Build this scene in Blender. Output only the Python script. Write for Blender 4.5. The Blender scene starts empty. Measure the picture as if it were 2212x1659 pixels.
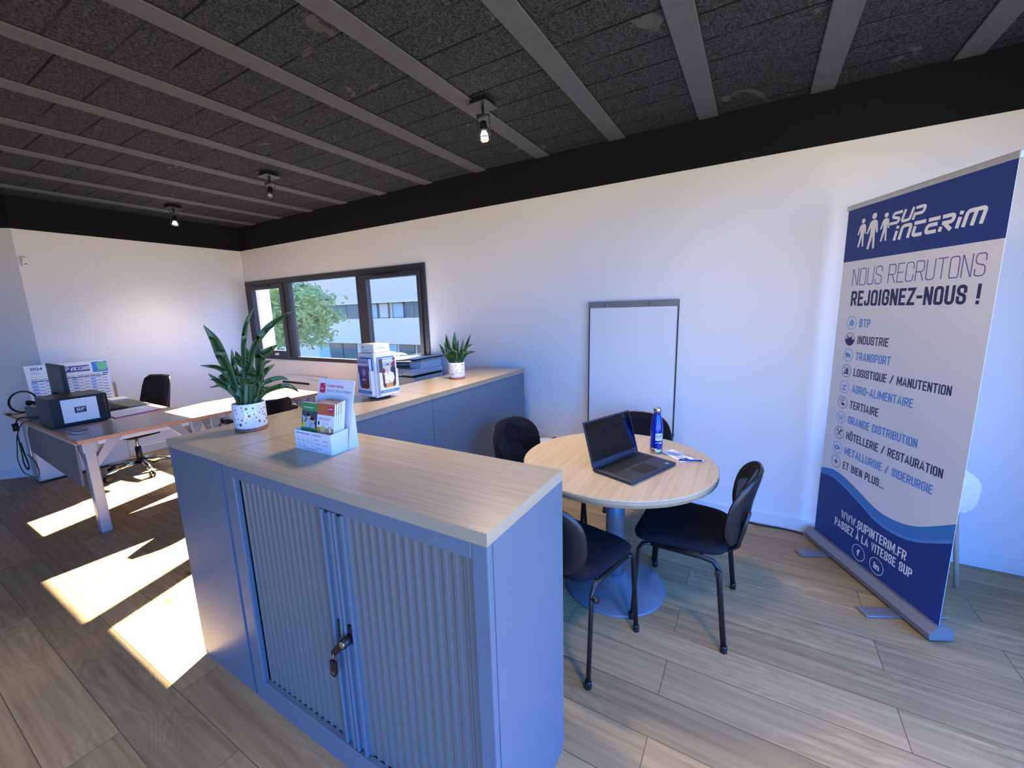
import bpy, bmesh, math, random
from mathutils import Matrix, Vector
PI = math.pi
rnd = random.Random(7)
SC = bpy.context.scene
COL = SC.collection

# ------------------------------------------------------------------ camera
cam_d = bpy.data.cameras.new('camera')
cam_d.sensor_width = 36.0
cam_d.lens = 36.0 * 891.92 / 2212.0
cam_d.clip_start = 0.02
cam = bpy.data.objects.new('camera', cam_d)
COL.objects.link(cam)
yaw, pitch, roll = 2.1045, -0.1755, -0.0289
fw = Vector((math.cos(yaw) * math.cos(pitch), math.sin(yaw) * math.cos(pitch), math.sin(pitch)))
rt = Vector((math.sin(yaw), -math.cos(yaw), 0))
up = rt.cross(fw)
cr, sr = math.cos(roll), math.sin(roll)
rt2, up2 = cr * rt + sr * up, -sr * rt + cr * up
cam.matrix_world = Matrix(((rt2.x, up2.x, -fw.x, 6.1953), (rt2.y, up2.y, -fw.y, -3.2322),
                           (rt2.z, up2.z, -fw.z, 1.5435), (0, 0, 0, 1)))
SC.camera = cam

# ------------------------------------------------------------------ light and exposure
SC.view_settings.view_transform = 'Standard'
SC.view_settings.look = 'None'
SC.view_settings.gamma = 1.0
SC.view_settings.exposure = 0.8
SC.view_settings.use_curve_mapping = False
SC.cycles.max_bounces = 10
SC.cycles.diffuse_bounces = 6
SC.cycles.transparent_max_bounces = 16
SC.cycles.sample_clamp_indirect = 6.0
SC.cycles.caustics_reflective = False
SC.cycles.caustics_refractive = False

w = bpy.data.worlds.new('sky'); SC.world = w; w.use_nodes = True
nt = w.node_tree; nt.nodes.clear()
tc = nt.nodes.new('ShaderNodeTexCoord'); sx = nt.nodes.new('ShaderNodeSeparateXYZ')
rp = nt.nodes.new('ShaderNodeValToRGB'); mr = nt.nodes.new('ShaderNodeMapRange')
bg = nt.nodes.new('ShaderNodeBackground'); wo = nt.nodes.new('ShaderNodeOutputWorld')
mr.inputs['From Min'].default_value = -1; mr.inputs['From Max'].default_value = 1
nt.links.new(tc.outputs['Generated'], sx.inputs[0]); nt.links.new(sx.outputs['Z'], mr.inputs['Value'])
nt.links.new(mr.outputs[0], rp.inputs[0]); nt.links.new(rp.outputs[0], bg.inputs[0]); nt.links.new(bg.outputs[0], wo.inputs[0])
e = rp.color_ramp.elements
e[0].position = 0.0; e[0].color = (0.30, 0.27, 0.225, 1)          # ground far below
e[1].position = 1.0; e[1].color = (0.05, 0.22, 0.85, 1)            # zenith
for p_, c_ in ((0.495, (0.35, 0.315, 0.26, 1)), (0.505, (0.10, 0.34, 1.0, 1)), (0.60, (0.055, 0.27, 1.0, 1))):
    n_ = e.new(p_); n_.color = c_
bg.inputs[1].default_value = 8.2

def light(name, kind, loc, energy, col, direction=None, **kw):
    d = bpy.data.lights.new(name, kind); d.energy = energy; d.color = col
    for k, v in kw.items():
        setattr(d, k, v)
    o = bpy.data.objects.new(name, d); COL.objects.link(o); o.location = loc
    if direction is not None:
        o.rotation_euler = Vector(direction).to_track_quat('-Z', 'Y').to_euler()
    return o
SUN_DIR = (0.355, -1.0, -0.711)
light('sun', 'SUN', (-3, 9, 8), 100.0, (0.86, 0.97, 1.08), SUN_DIR, angle=math.radians(0.5))
def portal(name, loc, direction, sx_, sy_):
    o = light(name, 'AREA', loc, 1.0, (1, 1, 1), direction, shape='RECTANGLE', size=sx_, size_y=sy_)
    o.data.cycles.is_portal = True
portal('window_portal', (1.67, 0.25, 1.51), (0, -1, 0), 3.3, 1.05)
portal('facade_portal', (7.98, -3.3, 1.25), (-1, 0, 0), 4.6, 2.4)
portal('front_portal', (6.75, -5.78, 1.25), (0, 1, 0), 2.3, 2.4)

# ------------------------------------------------------------------ materials
def lin(c):
    return tuple((x / 12.92 if x <= 0.04045 else ((x + 0.055) / 1.055) ** 2.4) for x in c)
def rgb(r, g, b):
    return lin((r / 255, g / 255, b / 255))
def N(t, kind, **kw):
    n = t.nodes.new(kind)
    for k, v in kw.items():
        setattr(n, k, v)
    return n
def base(name):
    m = bpy.data.materials.new(name); m.use_nodes = True
    t = m.node_tree; b = t.nodes['Principled BSDF']
    return m, t, b
def mat(name, c, rough=0.5, metal=0.0, var=0.06, scale=6.0, bump=0.0, bscale=80.0, coat=0.0, spec=0.5, emit=None, es=0):
    m, t, b = base(name)
    b.inputs['Roughness'].default_value = rough; b.inputs['Metallic'].default_value = metal
    b.inputs['Specular IOR Level'].default_value = spec
    b.inputs['Coat Weight'].default_value = coat
    if emit:
        b.inputs['Emission Color'].default_value = (*emit, 1); b.inputs['Emission Strength'].default_value = es
    tcx = N(t, 'ShaderNodeTexCoord')
    nz = N(t, 'ShaderNodeTexNoise'); nz.inputs['Scale'].default_value = scale; nz.inputs['Detail'].default_value = 4
    t.links.new(tcx.outputs['Object'], nz.inputs['Vector'])
    mx = N(t, 'ShaderNodeMix', data_type='RGBA')
    mx.inputs[6].default_value = (*[x * (1 - var) for x in c], 1); mx.inputs[7].default_value = (*[min(1, x * (1 + var)) for x in c], 1)
    t.links.new(nz.outputs['Fac'], mx.inputs[0]); t.links.new(mx.outputs[2], b.inputs['Base Color'])
    if bump:
        n2 = N(t, 'ShaderNodeTexNoise'); n2.inputs['Scale'].default_value = bscale; n2.inputs['Detail'].default_value = 3
        t.links.new(tcx.outputs['Object'], n2.inputs['Vector'])
        bp = N(t, 'ShaderNodeBump'); bp.inputs['Strength'].default_value = bump; bp.inputs['Distance'].default_value = 0.004
        t.links.new(n2.outputs['Fac'], bp.inputs['Height']); t.links.new(bp.outputs[0], b.inputs['Normal'])
    return m
def wood(name, c1, c2, axis, rough=0.27, scale=1.0):
    """light laminate: fine grain stretched along one axis"""
    m, t, b = base(name)
    tcx = N(t, 'ShaderNodeTexCoord'); mp = N(t, 'ShaderNodeMapping')
    s = [60 * scale, 60 * scale, 60 * scale]; s[axis] = 2.2 * scale
    mp.inputs['Scale'].default_value = s
    t.links.new(tcx.outputs['Object'], mp.inputs[0])
    nz = N(t, 'ShaderNodeTexNoise'); nz.inputs['Scale'].default_value = 1.0; nz.inputs['Detail'].default_value = 6; nz.inputs['Distortion'].default_value = 0.6
    t.links.new(mp.outputs[0], nz.inputs['Vector'])
    cr_ = N(t, 'ShaderNodeValToRGB'); cr_.color_ramp.elements[0].position = 0.3; cr_.color_ramp.elements[1].position = 0.72
    cr_.color_ramp.elements[0].color = (*c1, 1); cr_.color_ramp.elements[1].color = (*c2, 1)
    t.links.new(nz.outputs['Fac'], cr_.inputs[0]); t.links.new(cr_.outputs[0], b.inputs['Base Color'])
    b.inputs['Roughness'].default_value = rough
    return m
def glass(name, tint, refl=0.06):
    m = bpy.data.materials.new(name); m.use_nodes = True; t = m.node_tree; t.nodes.clear()
    o = N(t, 'ShaderNodeOutputMaterial'); tr = N(t, 'ShaderNodeBsdfTransparent'); gl = N(t, 'ShaderNodeBsdfGlossy'); mx = N(t, 'ShaderNodeMixShader')
    tr.inputs[0].default_value = (*tint, 1); gl.inputs['Roughness'].default_value = 0.02
    lw = N(t, 'ShaderNodeLayerWeight'); lw.inputs[0].default_value = .5
    pw = N(t, 'ShaderNodeMath', operation='POWER'); pw.inputs[1].default_value = 5; t.links.new(lw.outputs['Facing'], pw.inputs[0])
    fa = N(t, 'ShaderNodeMath', operation='MULTIPLY_ADD'); fa.inputs[1].default_value = .6; fa.inputs[2].default_value = .03; t.links.new(pw.outputs[0], fa.inputs[0]); t.links.new(fa.outputs[0], mx.inputs[0])
    t.links.new(tr.outputs[0], mx.inputs[1]); t.links.new(gl.outputs[0], mx.inputs[2]); t.links.new(mx.outputs[0], o.inputs[0])
    return m

def floor_mat():
    m, t, b = base('oak_laminate_planks')
    tcx = N(t, 'ShaderNodeTexCoord')
    mp0 = N(t, 'ShaderNodeMapping'); mp0.inputs['Location'].default_value = (0.45, 0.018, 0)
    t.links.new(tcx.outputs['Object'], mp0.inputs[0])
    br = N(t, 'ShaderNodeTexBrick'); br.offset = 0.37; br.offset_frequency = 2
    br.inputs['Scale'].default_value = 1.0; br.inputs['Brick Width'].default_value = 1.28; br.inputs['Row Height'].default_value = 0.19
    br.inputs['Mortar Size'].default_value = 0.0016; br.inputs['Mortar Smooth'].default_value = 0.0
    br.inputs['Color1'].default_value = (0, 0, 0, 1); br.inputs['Color2'].default_value = (1, 1, 1, 1); br.inputs['Mortar'].default_value = (0.5, 0.5, 0.5, 1)
    t.links.new(mp0.outputs[0], br.inputs['Vector'])
    # each plank gets its own piece of the pattern
    ml = N(t, 'ShaderNodeVectorMath', operation='MULTIPLY_ADD'); ml.inputs[1].default_value = (17, 31, 5)
    t.links.new(br.outputs['Color'], ml.inputs[0]); t.links.new(tcx.outputs['Object'], ml.inputs[2])
    mp = N(t, 'ShaderNodeMapping'); mp.inputs['Scale'].default_value = (1.5, 7.0, 1)
    t.links.new(ml.outputs[0], mp.inputs[0])
    nz = N(t, 'ShaderNodeTexNoise'); nz.inputs['Scale'].default_value = 1.0; nz.inputs['Detail'].default_value = 2.5; nz.inputs['Distortion'].default_value = 0.5
    t.links.new(mp.outputs[0], nz.inputs['Vector'])
    mu = N(t, 'ShaderNodeMath', operation='MULTIPLY'); mu.inputs[1].default_value = 95.0
    t.links.new(nz.outputs['Fac'], mu.inputs[0])
    sn = N(t, 'ShaderNodeMath', operation='SINE'); t.links.new(mu.outputs[0], sn.inputs[0])
    # fine streaks
    mp2 = N(t, 'ShaderNodeMapping'); mp2.inputs['Scale'].default_value = (2.2, 42, 1)
    t.links.new(ml.outputs[0], mp2.inputs[0])
    n2 = N(t, 'ShaderNodeTexNoise'); n2.inputs['Scale'].default_value = 1.0; n2.inputs['Detail'].default_value = 5
    t.links.new(mp2.outputs[0], n2.inputs['Vector'])
    # where the cathedral figure shows strongly
    n3 = N(t, 'ShaderNodeTexNoise'); n3.inputs['Scale'].default_value = 2.0; n3.inputs['Detail'].default_value = 1
    t.links.new(ml.outputs[0], n3.inputs['Vector'])
    mrg = N(t, 'ShaderNodeMapRange'); mrg.inputs['From Min'].default_value = 0.46; mrg.inputs['From Max'].default_value = 0.62
    t.links.new(n3.outputs['Fac'], mrg.inputs['Value'])
    a1 = N(t, 'ShaderNodeMath', operation='MULTIPLY'); t.links.new(sn.outputs[0], a1.inputs[0]); t.links.new(mrg.outputs[0], a1.inputs[1])
    a2 = N(t, 'ShaderNodeMath', operation='MULTIPLY_ADD'); a2.inputs[1].default_value = 0.05; t.links.new(a1.outputs[0], a2.inputs[0])
    n2s = N(t, 'ShaderNodeMath', operation='MULTIPLY_ADD'); n2s.inputs[1].default_value = 0.55; n2s.inputs[2].default_value = 0.225; t.links.new(n2.outputs['Fac'], n2s.inputs[0]); t.links.new(n2s.outputs[0], a2.inputs[2])
    # knots
    mp4 = N(t, 'ShaderNodeMapping'); mp4.inputs['Scale'].default_value = (1.5, 3.4, 1); t.links.new(ml.outputs[0], mp4.inputs[0])
    vo = N(t, 'ShaderNodeTexVoronoi'); vo.inputs['Scale'].default_value = 1.0; t.links.new(mp4.outputs[0], vo.inputs['Vector'])
    kn = N(t, 'ShaderNodeMapRange'); kn.inputs['From Min'].default_value = 0.02; kn.inputs['From Max'].default_value = 0.09
    kn.inputs['To Min'].default_value = 0.35; kn.inputs['To Max'].default_value = 1.0
    t.links.new(vo.outputs['Distance'], kn.inputs['Value'])
    rp_ = N(t, 'ShaderNodeValToRGB'); el = rp_.color_ramp.elements
    el[0].position = 0.30; el[0].color = (*rgb(126, 106, 74), 1); el[1].position = 0.72; el[1].color = (*rgb(184, 160, 118), 1)
    t.links.new(a2.outputs[0], rp_.inputs[0])
    # plank to plank tone
    tn = N(t, 'ShaderNodeMapRange'); tn.inputs['To Min'].default_value = 0.80; tn.inputs['To Max'].default_value = 1.12
    t.links.new(br.outputs['Color'], tn.inputs['Value'])
    tm = N(t, 'ShaderNodeMath', operation='MULTIPLY'); t.links.new(tn.outputs[0], tm.inputs[0]); t.links.new(kn.outputs[0], tm.inputs[1])
    jt = N(t, 'ShaderNodeMath', operation='MULTIPLY_ADD'); jt.inputs[1].default_value = -0.6; jt.inputs[2].default_value = 1.0
    t.links.new(br.outputs['Fac'], jt.inputs[0])
    tm2 = N(t, 'ShaderNodeMath', operation='MULTIPLY'); t.links.new(tm.outputs[0], tm2.inputs[0]); t.links.new(jt.outputs[0], tm2.inputs[1])
    vm = N(t, 'ShaderNodeVectorMath', operation='SCALE'); t.links.new(rp_.outputs[0], vm.inputs[0]); t.links.new(tm2.outputs[0], vm.inputs['Scale'])
    t.links.new(vm.outputs[0], b.inputs['Base Color'])
    b.inputs['Roughness'].default_value = 0.48; b.inputs['Specular IOR Level'].default_value = 0.22
    return m
def ceiling_block_mat():
    m, t, b = base('painted_hollow_block')
    tcx = N(t, 'ShaderNodeTexCoord'); sp = N(t, 'ShaderNodeSeparateXYZ'); cb = N(t, 'ShaderNodeCombineXYZ')
    t.links.new(tcx.outputs['Object'], sp.inputs[0]); t.links.new(sp.outputs['Y'], cb.inputs['X'])
    ax = N(t, 'ShaderNodeMath', operation='ADD'); ax.inputs[1].default_value = 6.03 - 2.22; t.links.new(sp.outputs['X'], ax.inputs[0]); t.links.new(ax.outputs[0], cb.inputs['Y'])
    br = N(t, 'ShaderNodeTexBrick'); br.offset = 0.35; br.offset_frequency = 2
    br.inputs['Scale'].default_value = 1.0; br.inputs['Brick Width'].default_value = 0.203; br.inputs['Row Height'].default_value = 0.603
    br.inputs['Mortar Size'].default_value = 0.0055; br.inputs['Mortar Smooth'].default_value = 0.1
    br.inputs['Color1'].default_value = (0, 0, 0, 1); br.inputs['Color2'].default_value = (1, 1, 1, 1)
    t.links.new(cb.outputs[0], br.inputs['Vector'])
    # joints come and go
    nj = N(t, 'ShaderNodeTexNoise'); nj.inputs['Scale'].default_value = 2.3; t.links.new(tcx.outputs['Object'], nj.inputs['Vector'])
    mj = N(t, 'ShaderNodeMapRange'); mj.inputs['From Min'].default_value = 0.34; mj.inputs['From Max'].default_value = 0.50; t.links.new(nj.outputs['Fac'], mj.inputs['Value'])
    jf = N(t, 'ShaderNodeMath', operation='MULTIPLY'); t.links.new(br.outputs['Fac'], jf.inputs[0]); t.links.new(mj.outputs[0], jf.inputs[1])
    ng = N(t, 'ShaderNodeTexNoise'); ng.inputs['Scale'].default_value = 110; ng.inputs['Detail'].default_value = 5; t.links.new(tcx.outputs['Object'], ng.inputs['Vector'])
    rg = N(t, 'ShaderNodeValToRGB'); rg.color_ramp.elements[0].position = 0.36; rg.color_ramp.elements[1].position = 0.64
    rg.color_ramp.elements[0].color = (*rgb(30, 31, 34), 1); rg.color_ramp.elements[1].color = (*rgb(72, 74, 79), 1)
    t.links.new(ng.outputs['Fac'], rg.inputs[0])
    # smears of mortar
    ns = N(t, 'ShaderNodeTexNoise'); ns.inputs['Scale'].default_value = 3.6; ns.inputs['Detail'].default_value = 3; ns.inputs['Distortion'].default_value = 1.2
    t.links.new(tcx.outputs['Object'], ns.inputs['Vector'])
    ms = N(t, 'ShaderNodeMapRange'); ms.inputs['From Min'].default_value = 0.68; ms.inputs['From Max'].default_value = 0.70; t.links.new(ns.outputs['Fac'], ms.inputs['Value'])
    m1 = N(t, 'ShaderNodeMix', data_type='RGBA'); m1.inputs[7].default_value = (*rgb(82, 82, 83), 1)
    t.links.new(ms.outputs[0], m1.inputs[0]); t.links.new(rg.outputs[0], m1.inputs[6])
    m2 = N(t, 'ShaderNodeMix', data_type='RGBA'); m2.inputs[7].default_value = (*rgb(18, 18, 20), 1)
    t.links.new(jf.outputs[0], m2.inputs[0]); t.links.new(m1.outputs[2], m2.inputs[6])
    t.links.new(m2.outputs[2], b.inputs['Base Color'])
    bp = N(t, 'ShaderNodeBump'); bp.inputs['Strength'].default_value = 0.6; bp.inputs['Distance'].default_value = 0.006
    t.links.new(ng.outputs['Fac'], bp.inputs['Height']); t.links.new(bp.outputs[0], b.inputs['Normal'])
    b.inputs['Roughness'].default_value = 0.95; b.inputs['Specular IOR Level'].default_value = 0.15
    return m

M = {}
M['wall'] = mat('white_wall_paint', rgb(232, 230, 228), 0.75, var=0.015, scale=2, bump=0.05, bscale=160, spec=0.3)
M['dark_band'] = mat('black_wall_paint', rgb(26, 26, 29), 0.9, var=0.05, bump=0.1, bscale=90, spec=0.15)
M['block'] = ceiling_block_mat()
M['rib'] = mat('painted_concrete_joist', rgb(92, 94, 99), 0.9, var=0.14, scale=22, bump=0.25, bscale=60, spec=0.15)
M['floor'] = floor_mat()
M['skirt'] = mat('white_skirting', rgb(228, 228, 228), 0.5, var=0.02)
M['frame'] = mat('anthracite_aluminium', rgb(52, 52, 56), 0.45, var=0.06)
M['glass_n'] = glass('tinted_window_glass', (0.72, 0.645, 0.575))
M['glass_c'] = glass('clear_glass', (0.95, 0.97, 0.97))
M['cab'] = mat('grey_lacquered_steel', rgb(99, 110, 122), 0.38, var=0.02, bump=0.03, bscale=300)
M['slat'] = mat('grey_tambour_slat', rgb(110, 107, 102), 0.3, var=0.02)
M['dark'] = mat('black_plastic', rgb(22, 22, 24), 0.4, var=0.05)
M['matte_black'] = mat('matte_black', rgb(16, 16, 18), 0.7, var=0.05)
M['fabric'] = mat('black_woven_fabric', rgb(24, 25, 32), 0.95, var=0.2, scale=160, bump=0.35, bscale=320, spec=0.2)
M['shell'] = mat('black_plastic_shell', rgb(20, 21, 25), 0.35, var=0.05, bump=0.04, bscale=500)
M['tube'] = mat('black_lacquered_tube', rgb(18, 18, 20), 0.4, var=0.03)
M['oakx'] = wood('pale_oak_laminate_lengthwise', rgb(182, 164, 136), rgb(200, 183, 155), 0)
M['oaky'] = wood('pale_oak_laminate_table', rgb(184, 164, 132), rgb(202, 182, 149), 1)
M['oakedge'] = wood('pale_oak_edge_strip', rgb(158, 136, 102), rgb(172, 150, 116), 0, 0.5, .6)
M['edge_x'] = wood('pale_oak_edge_front', rgb(160, 142, 112), rgb(176, 158, 128), 0, 0.45, .7)
M['edge_y'] = wood('pale_oak_edge_end', rgb(164, 146, 116), rgb(180, 162, 132), 1, 0.45, .7)
M['desk'] = wood('warm_beech_laminate', rgb(168, 150, 138), rgb(188, 170, 156), 0)
M['deskedge'] = mat('orange_beech_edge', rgb(205, 150, 112), 0.5, var=0.05)
M['alu'] = mat('silver_lacquered_steel', rgb(190, 190, 192), 0.35, metal=0.4, var=0.03)
M['plate'] = mat('smoked_steel_plate', rgb(92, 94, 98), 0.3, metal=0.8, var=0.05)
M['pillar'] = mat('grey_outside_pier', rgb(150, 158, 156), 0.8, var=0.03)
M['alu_dark'] = mat('dull_aluminium', rgb(132, 132, 136), 0.4, metal=0.4, var=0.03)
M['wmetal'] = mat('white_lacquered_steel', rgb(222, 222, 222), 0.4, var=0.02)
M['chrome'] = mat('polished_aluminium', rgb(215, 215, 218), 0.12, metal=1.0, var=0.02)
M['steel'] = mat('brushed_steel', rgb(190, 188, 184), 0.3, metal=1.0, var=0.05)
M['white'] = mat('white_plastic', rgb(232, 232, 232), 0.4, var=0.01)
M['paper'] = mat('white_paper', rgb(236, 237, 240), 0.7, var=0.01)
M['card'] = mat('white_card', rgb(230, 230, 232), 0.55, var=0.01)
M['cream'] = mat('cream_card', rgb(222, 219, 208), 0.55, var=0.01)
M['grey'] = mat('mid_grey_plastic', rgb(120, 120, 122), 0.5, var=0.03)
M['lgrey'] = mat('light_grey_plastic', rgb(188, 187, 184), 0.45, var=0.02)
M['leaf'] = mat('snake_plant_leaf', rgb(54, 86, 48), 0.42, var=0.45, scale=26)
M['leaf_edge'] = mat('snake_plant_leaf_edge', rgb(96, 118, 74), 0.45, var=0.2, scale=20)
M['soil'] = mat('dark_potting_soil', rgb(40, 32, 26), 0.95, var=0.4, scale=90, bump=0.6)
M['ceramic'] = mat('white_glazed_ceramic', rgb(236, 234, 232), 0.12, var=0.01, coat=0.4)
M['gold'] = mat('gold_spot_glaze', rgb(150, 120, 78), 0.3, metal=0.6, var=0.1)
M['brownspot'] = mat('dark_spot_glaze', rgb(62, 52, 50), 0.3, var=0.1)
M['copper'] = mat('copper_wood_saucer', rgb(150, 100, 70), 0.45, var=0.15, scale=30)
M['navy'] = mat('navy_print', rgb(28, 56, 128), 0.55, var=0.02)
M['mblue'] = mat('mid_blue_print', rgb(62, 128, 196), 0.55, var=0.02)
M['tblue'] = mat('sky_blue_print', rgb(84, 142, 214), 0.55, var=0.02)
M['tnavy'] = mat('dark_navy_print', rgb(38, 48, 92), 0.55, var=0.02)
M['tviolet'] = mat('soft_violet_print', rgb(98, 100, 160), 0.55, var=0.02)
M['bwhite'] = mat('white_banner_film', rgb(226, 226, 230), 0.5, var=0.01)
M['pwhite'] = mat('white_print', rgb(236, 236, 240), 0.5, var=0.01)
M['tblack'] = mat('black_print', rgb(30, 30, 36), 0.6, var=0.02)
M['tgrey'] = mat('grey_print', rgb(150, 150, 158), 0.6, var=0.02)
M['red'] = mat('red_print', rgb(206, 52, 88), 0.5, var=0.02)
M['green'] = mat('green_print', rgb(64, 150, 84), 0.5, var=0.02)
M['lime'] = mat('lime_print', rgb(190, 205, 90), 0.5, var=0.03)
M['orange'] = mat('orange_print', rgb(190, 104, 62), 0.5, var=0.02)
M['amber'] = mat('amber_print', rgb(214, 150, 70), 0.5, var=0.03)
M['photo_dark'] = mat('dark_photo_print', rgb(70, 74, 84), 0.4, var=0.7, scale=40)
M['photo_light'] = mat('pale_photo_print', rgb(170, 185, 200), 0.4, var=0.3, scale=30)
M['purple'] = mat('purple_photo_print', rgb(98, 78, 128), 0.4, var=0.6, scale=24)
M['lilac'] = mat('lilac_print', rgb(170, 158, 190), 0.45, var=0.05)
M['brown'] = mat('brown_photo_print', rgb(110, 66, 62), 0.4, var=0.5, scale=28)
M['skin'] = mat('skin_tone_print', rgb(214, 190, 168), 0.5, var=0.06)
M['mapblue'] = mat('map_blue_print', rgb(70, 128, 205), 0.5, var=0.1)
M['mapgreen'] = mat('map_green_print', rgb(120, 190, 150), 0.5, var=0.2, scale=30)
M['bottle'] = mat('cobalt_metallic_paint', rgb(24, 54, 190), 0.22, metal=0.65, var=0.03, coat=0.5)
M['laptop'] = mat('charcoal_laptop_shell', rgb(46, 48, 56), 0.5, var=0.03)
M['screen'] = mat('black_glossy_screen', rgb(8, 8, 10), 0.12, var=0.02)
M['key'] = mat('black_keycap', rgb(24, 25, 28), 0.55, var=0.03)
M['board'] = mat('glossy_white_board', rgb(226, 228, 230), 0.14, var=0.01)
M['kraft'] = mat('brown_cardboard', rgb(176, 152, 128), 0.8, var=0.08, scale=18)
M['greenpad'] = mat('grey_green_folder', rgb(98, 104, 98), 0.6, var=0.04)
M['bluepaper'] = mat('pale_blue_paper', rgb(196, 208, 240), 0.6, var=0.02)
M['filament'] = mat('lamp_glow', (1, 0.9, 0.75), 0.5, emit=(1.0, 0.86, 0.68), es=30)
M['cable'] = mat('black_cable', rgb(20, 20, 24), 0.5, var=0.03)
M['wcable'] = mat('white_cable', rgb(205, 205, 205), 0.5, var=0.03)
M['facade'] = mat('pale_render', rgb(240, 208, 172), 0.85, var=0.03, scale=0.4)
M['facade2'] = mat('grey_cladding', rgb(222, 194, 164), 0.7, var=0.03, scale=0.4)
M['wdark'] = mat('dark_office_window', rgb(104, 104, 92), 0.1, var=0.5, scale=1.4)
M['blind'] = mat('grey_green_blind', rgb(176, 184, 172), 0.7, var=0.03)
M['bark'] = mat('tree_bark', rgb(92, 78, 64), 0.9, var=0.3)
M['tree'] = mat('tree_leaf', rgb(92, 132, 84), 0.6, var=0.4, scale=1.2)
def leafy(name, c):
    m = bpy.data.materials.new(name); m.use_nodes = True; t = m.node_tree; t.nodes.clear()
    o = N(t, 'ShaderNodeOutputMaterial'); df = N(t, 'ShaderNodeBsdfDiffuse'); tl = N(t, 'ShaderNodeBsdfTranslucent'); mx = N(t, 'ShaderNodeMixShader'); mx.inputs[0].default_value = .5
    nz = N(t, 'ShaderNodeTexNoise'); nz.inputs['Scale'].default_value = 2.0; tcx = N(t, 'ShaderNodeTexCoord'); t.links.new(tcx.outputs['Object'], nz.inputs['Vector'])
    mc = N(t, 'ShaderNodeMix', data_type='RGBA'); mc.inputs[6].default_value = (*[x * .7 for x in c], 1); mc.inputs[7].default_value = (*[min(1, x * 1.25) for x in c], 1)
    t.links.new(nz.outputs['Fac'], mc.inputs[0])
    t.links.new(mc.outputs[2], df.inputs[0]); t.links.new(mc.outputs[2], tl.inputs[0]); t.links.new(df.outputs[0], mx.inputs[1]); t.links.new(tl.outputs[0], mx.inputs[2]); t.links.new(mx.outputs[0], o.inputs[0])
    return m
M['tree'] = leafy('tree_leaf_backlit', rgb(176, 190, 128))
M['ground'] = mat('pale_tarmac', rgb(190, 180, 160), 0.9, var=0.1, scale=0.6)

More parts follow.
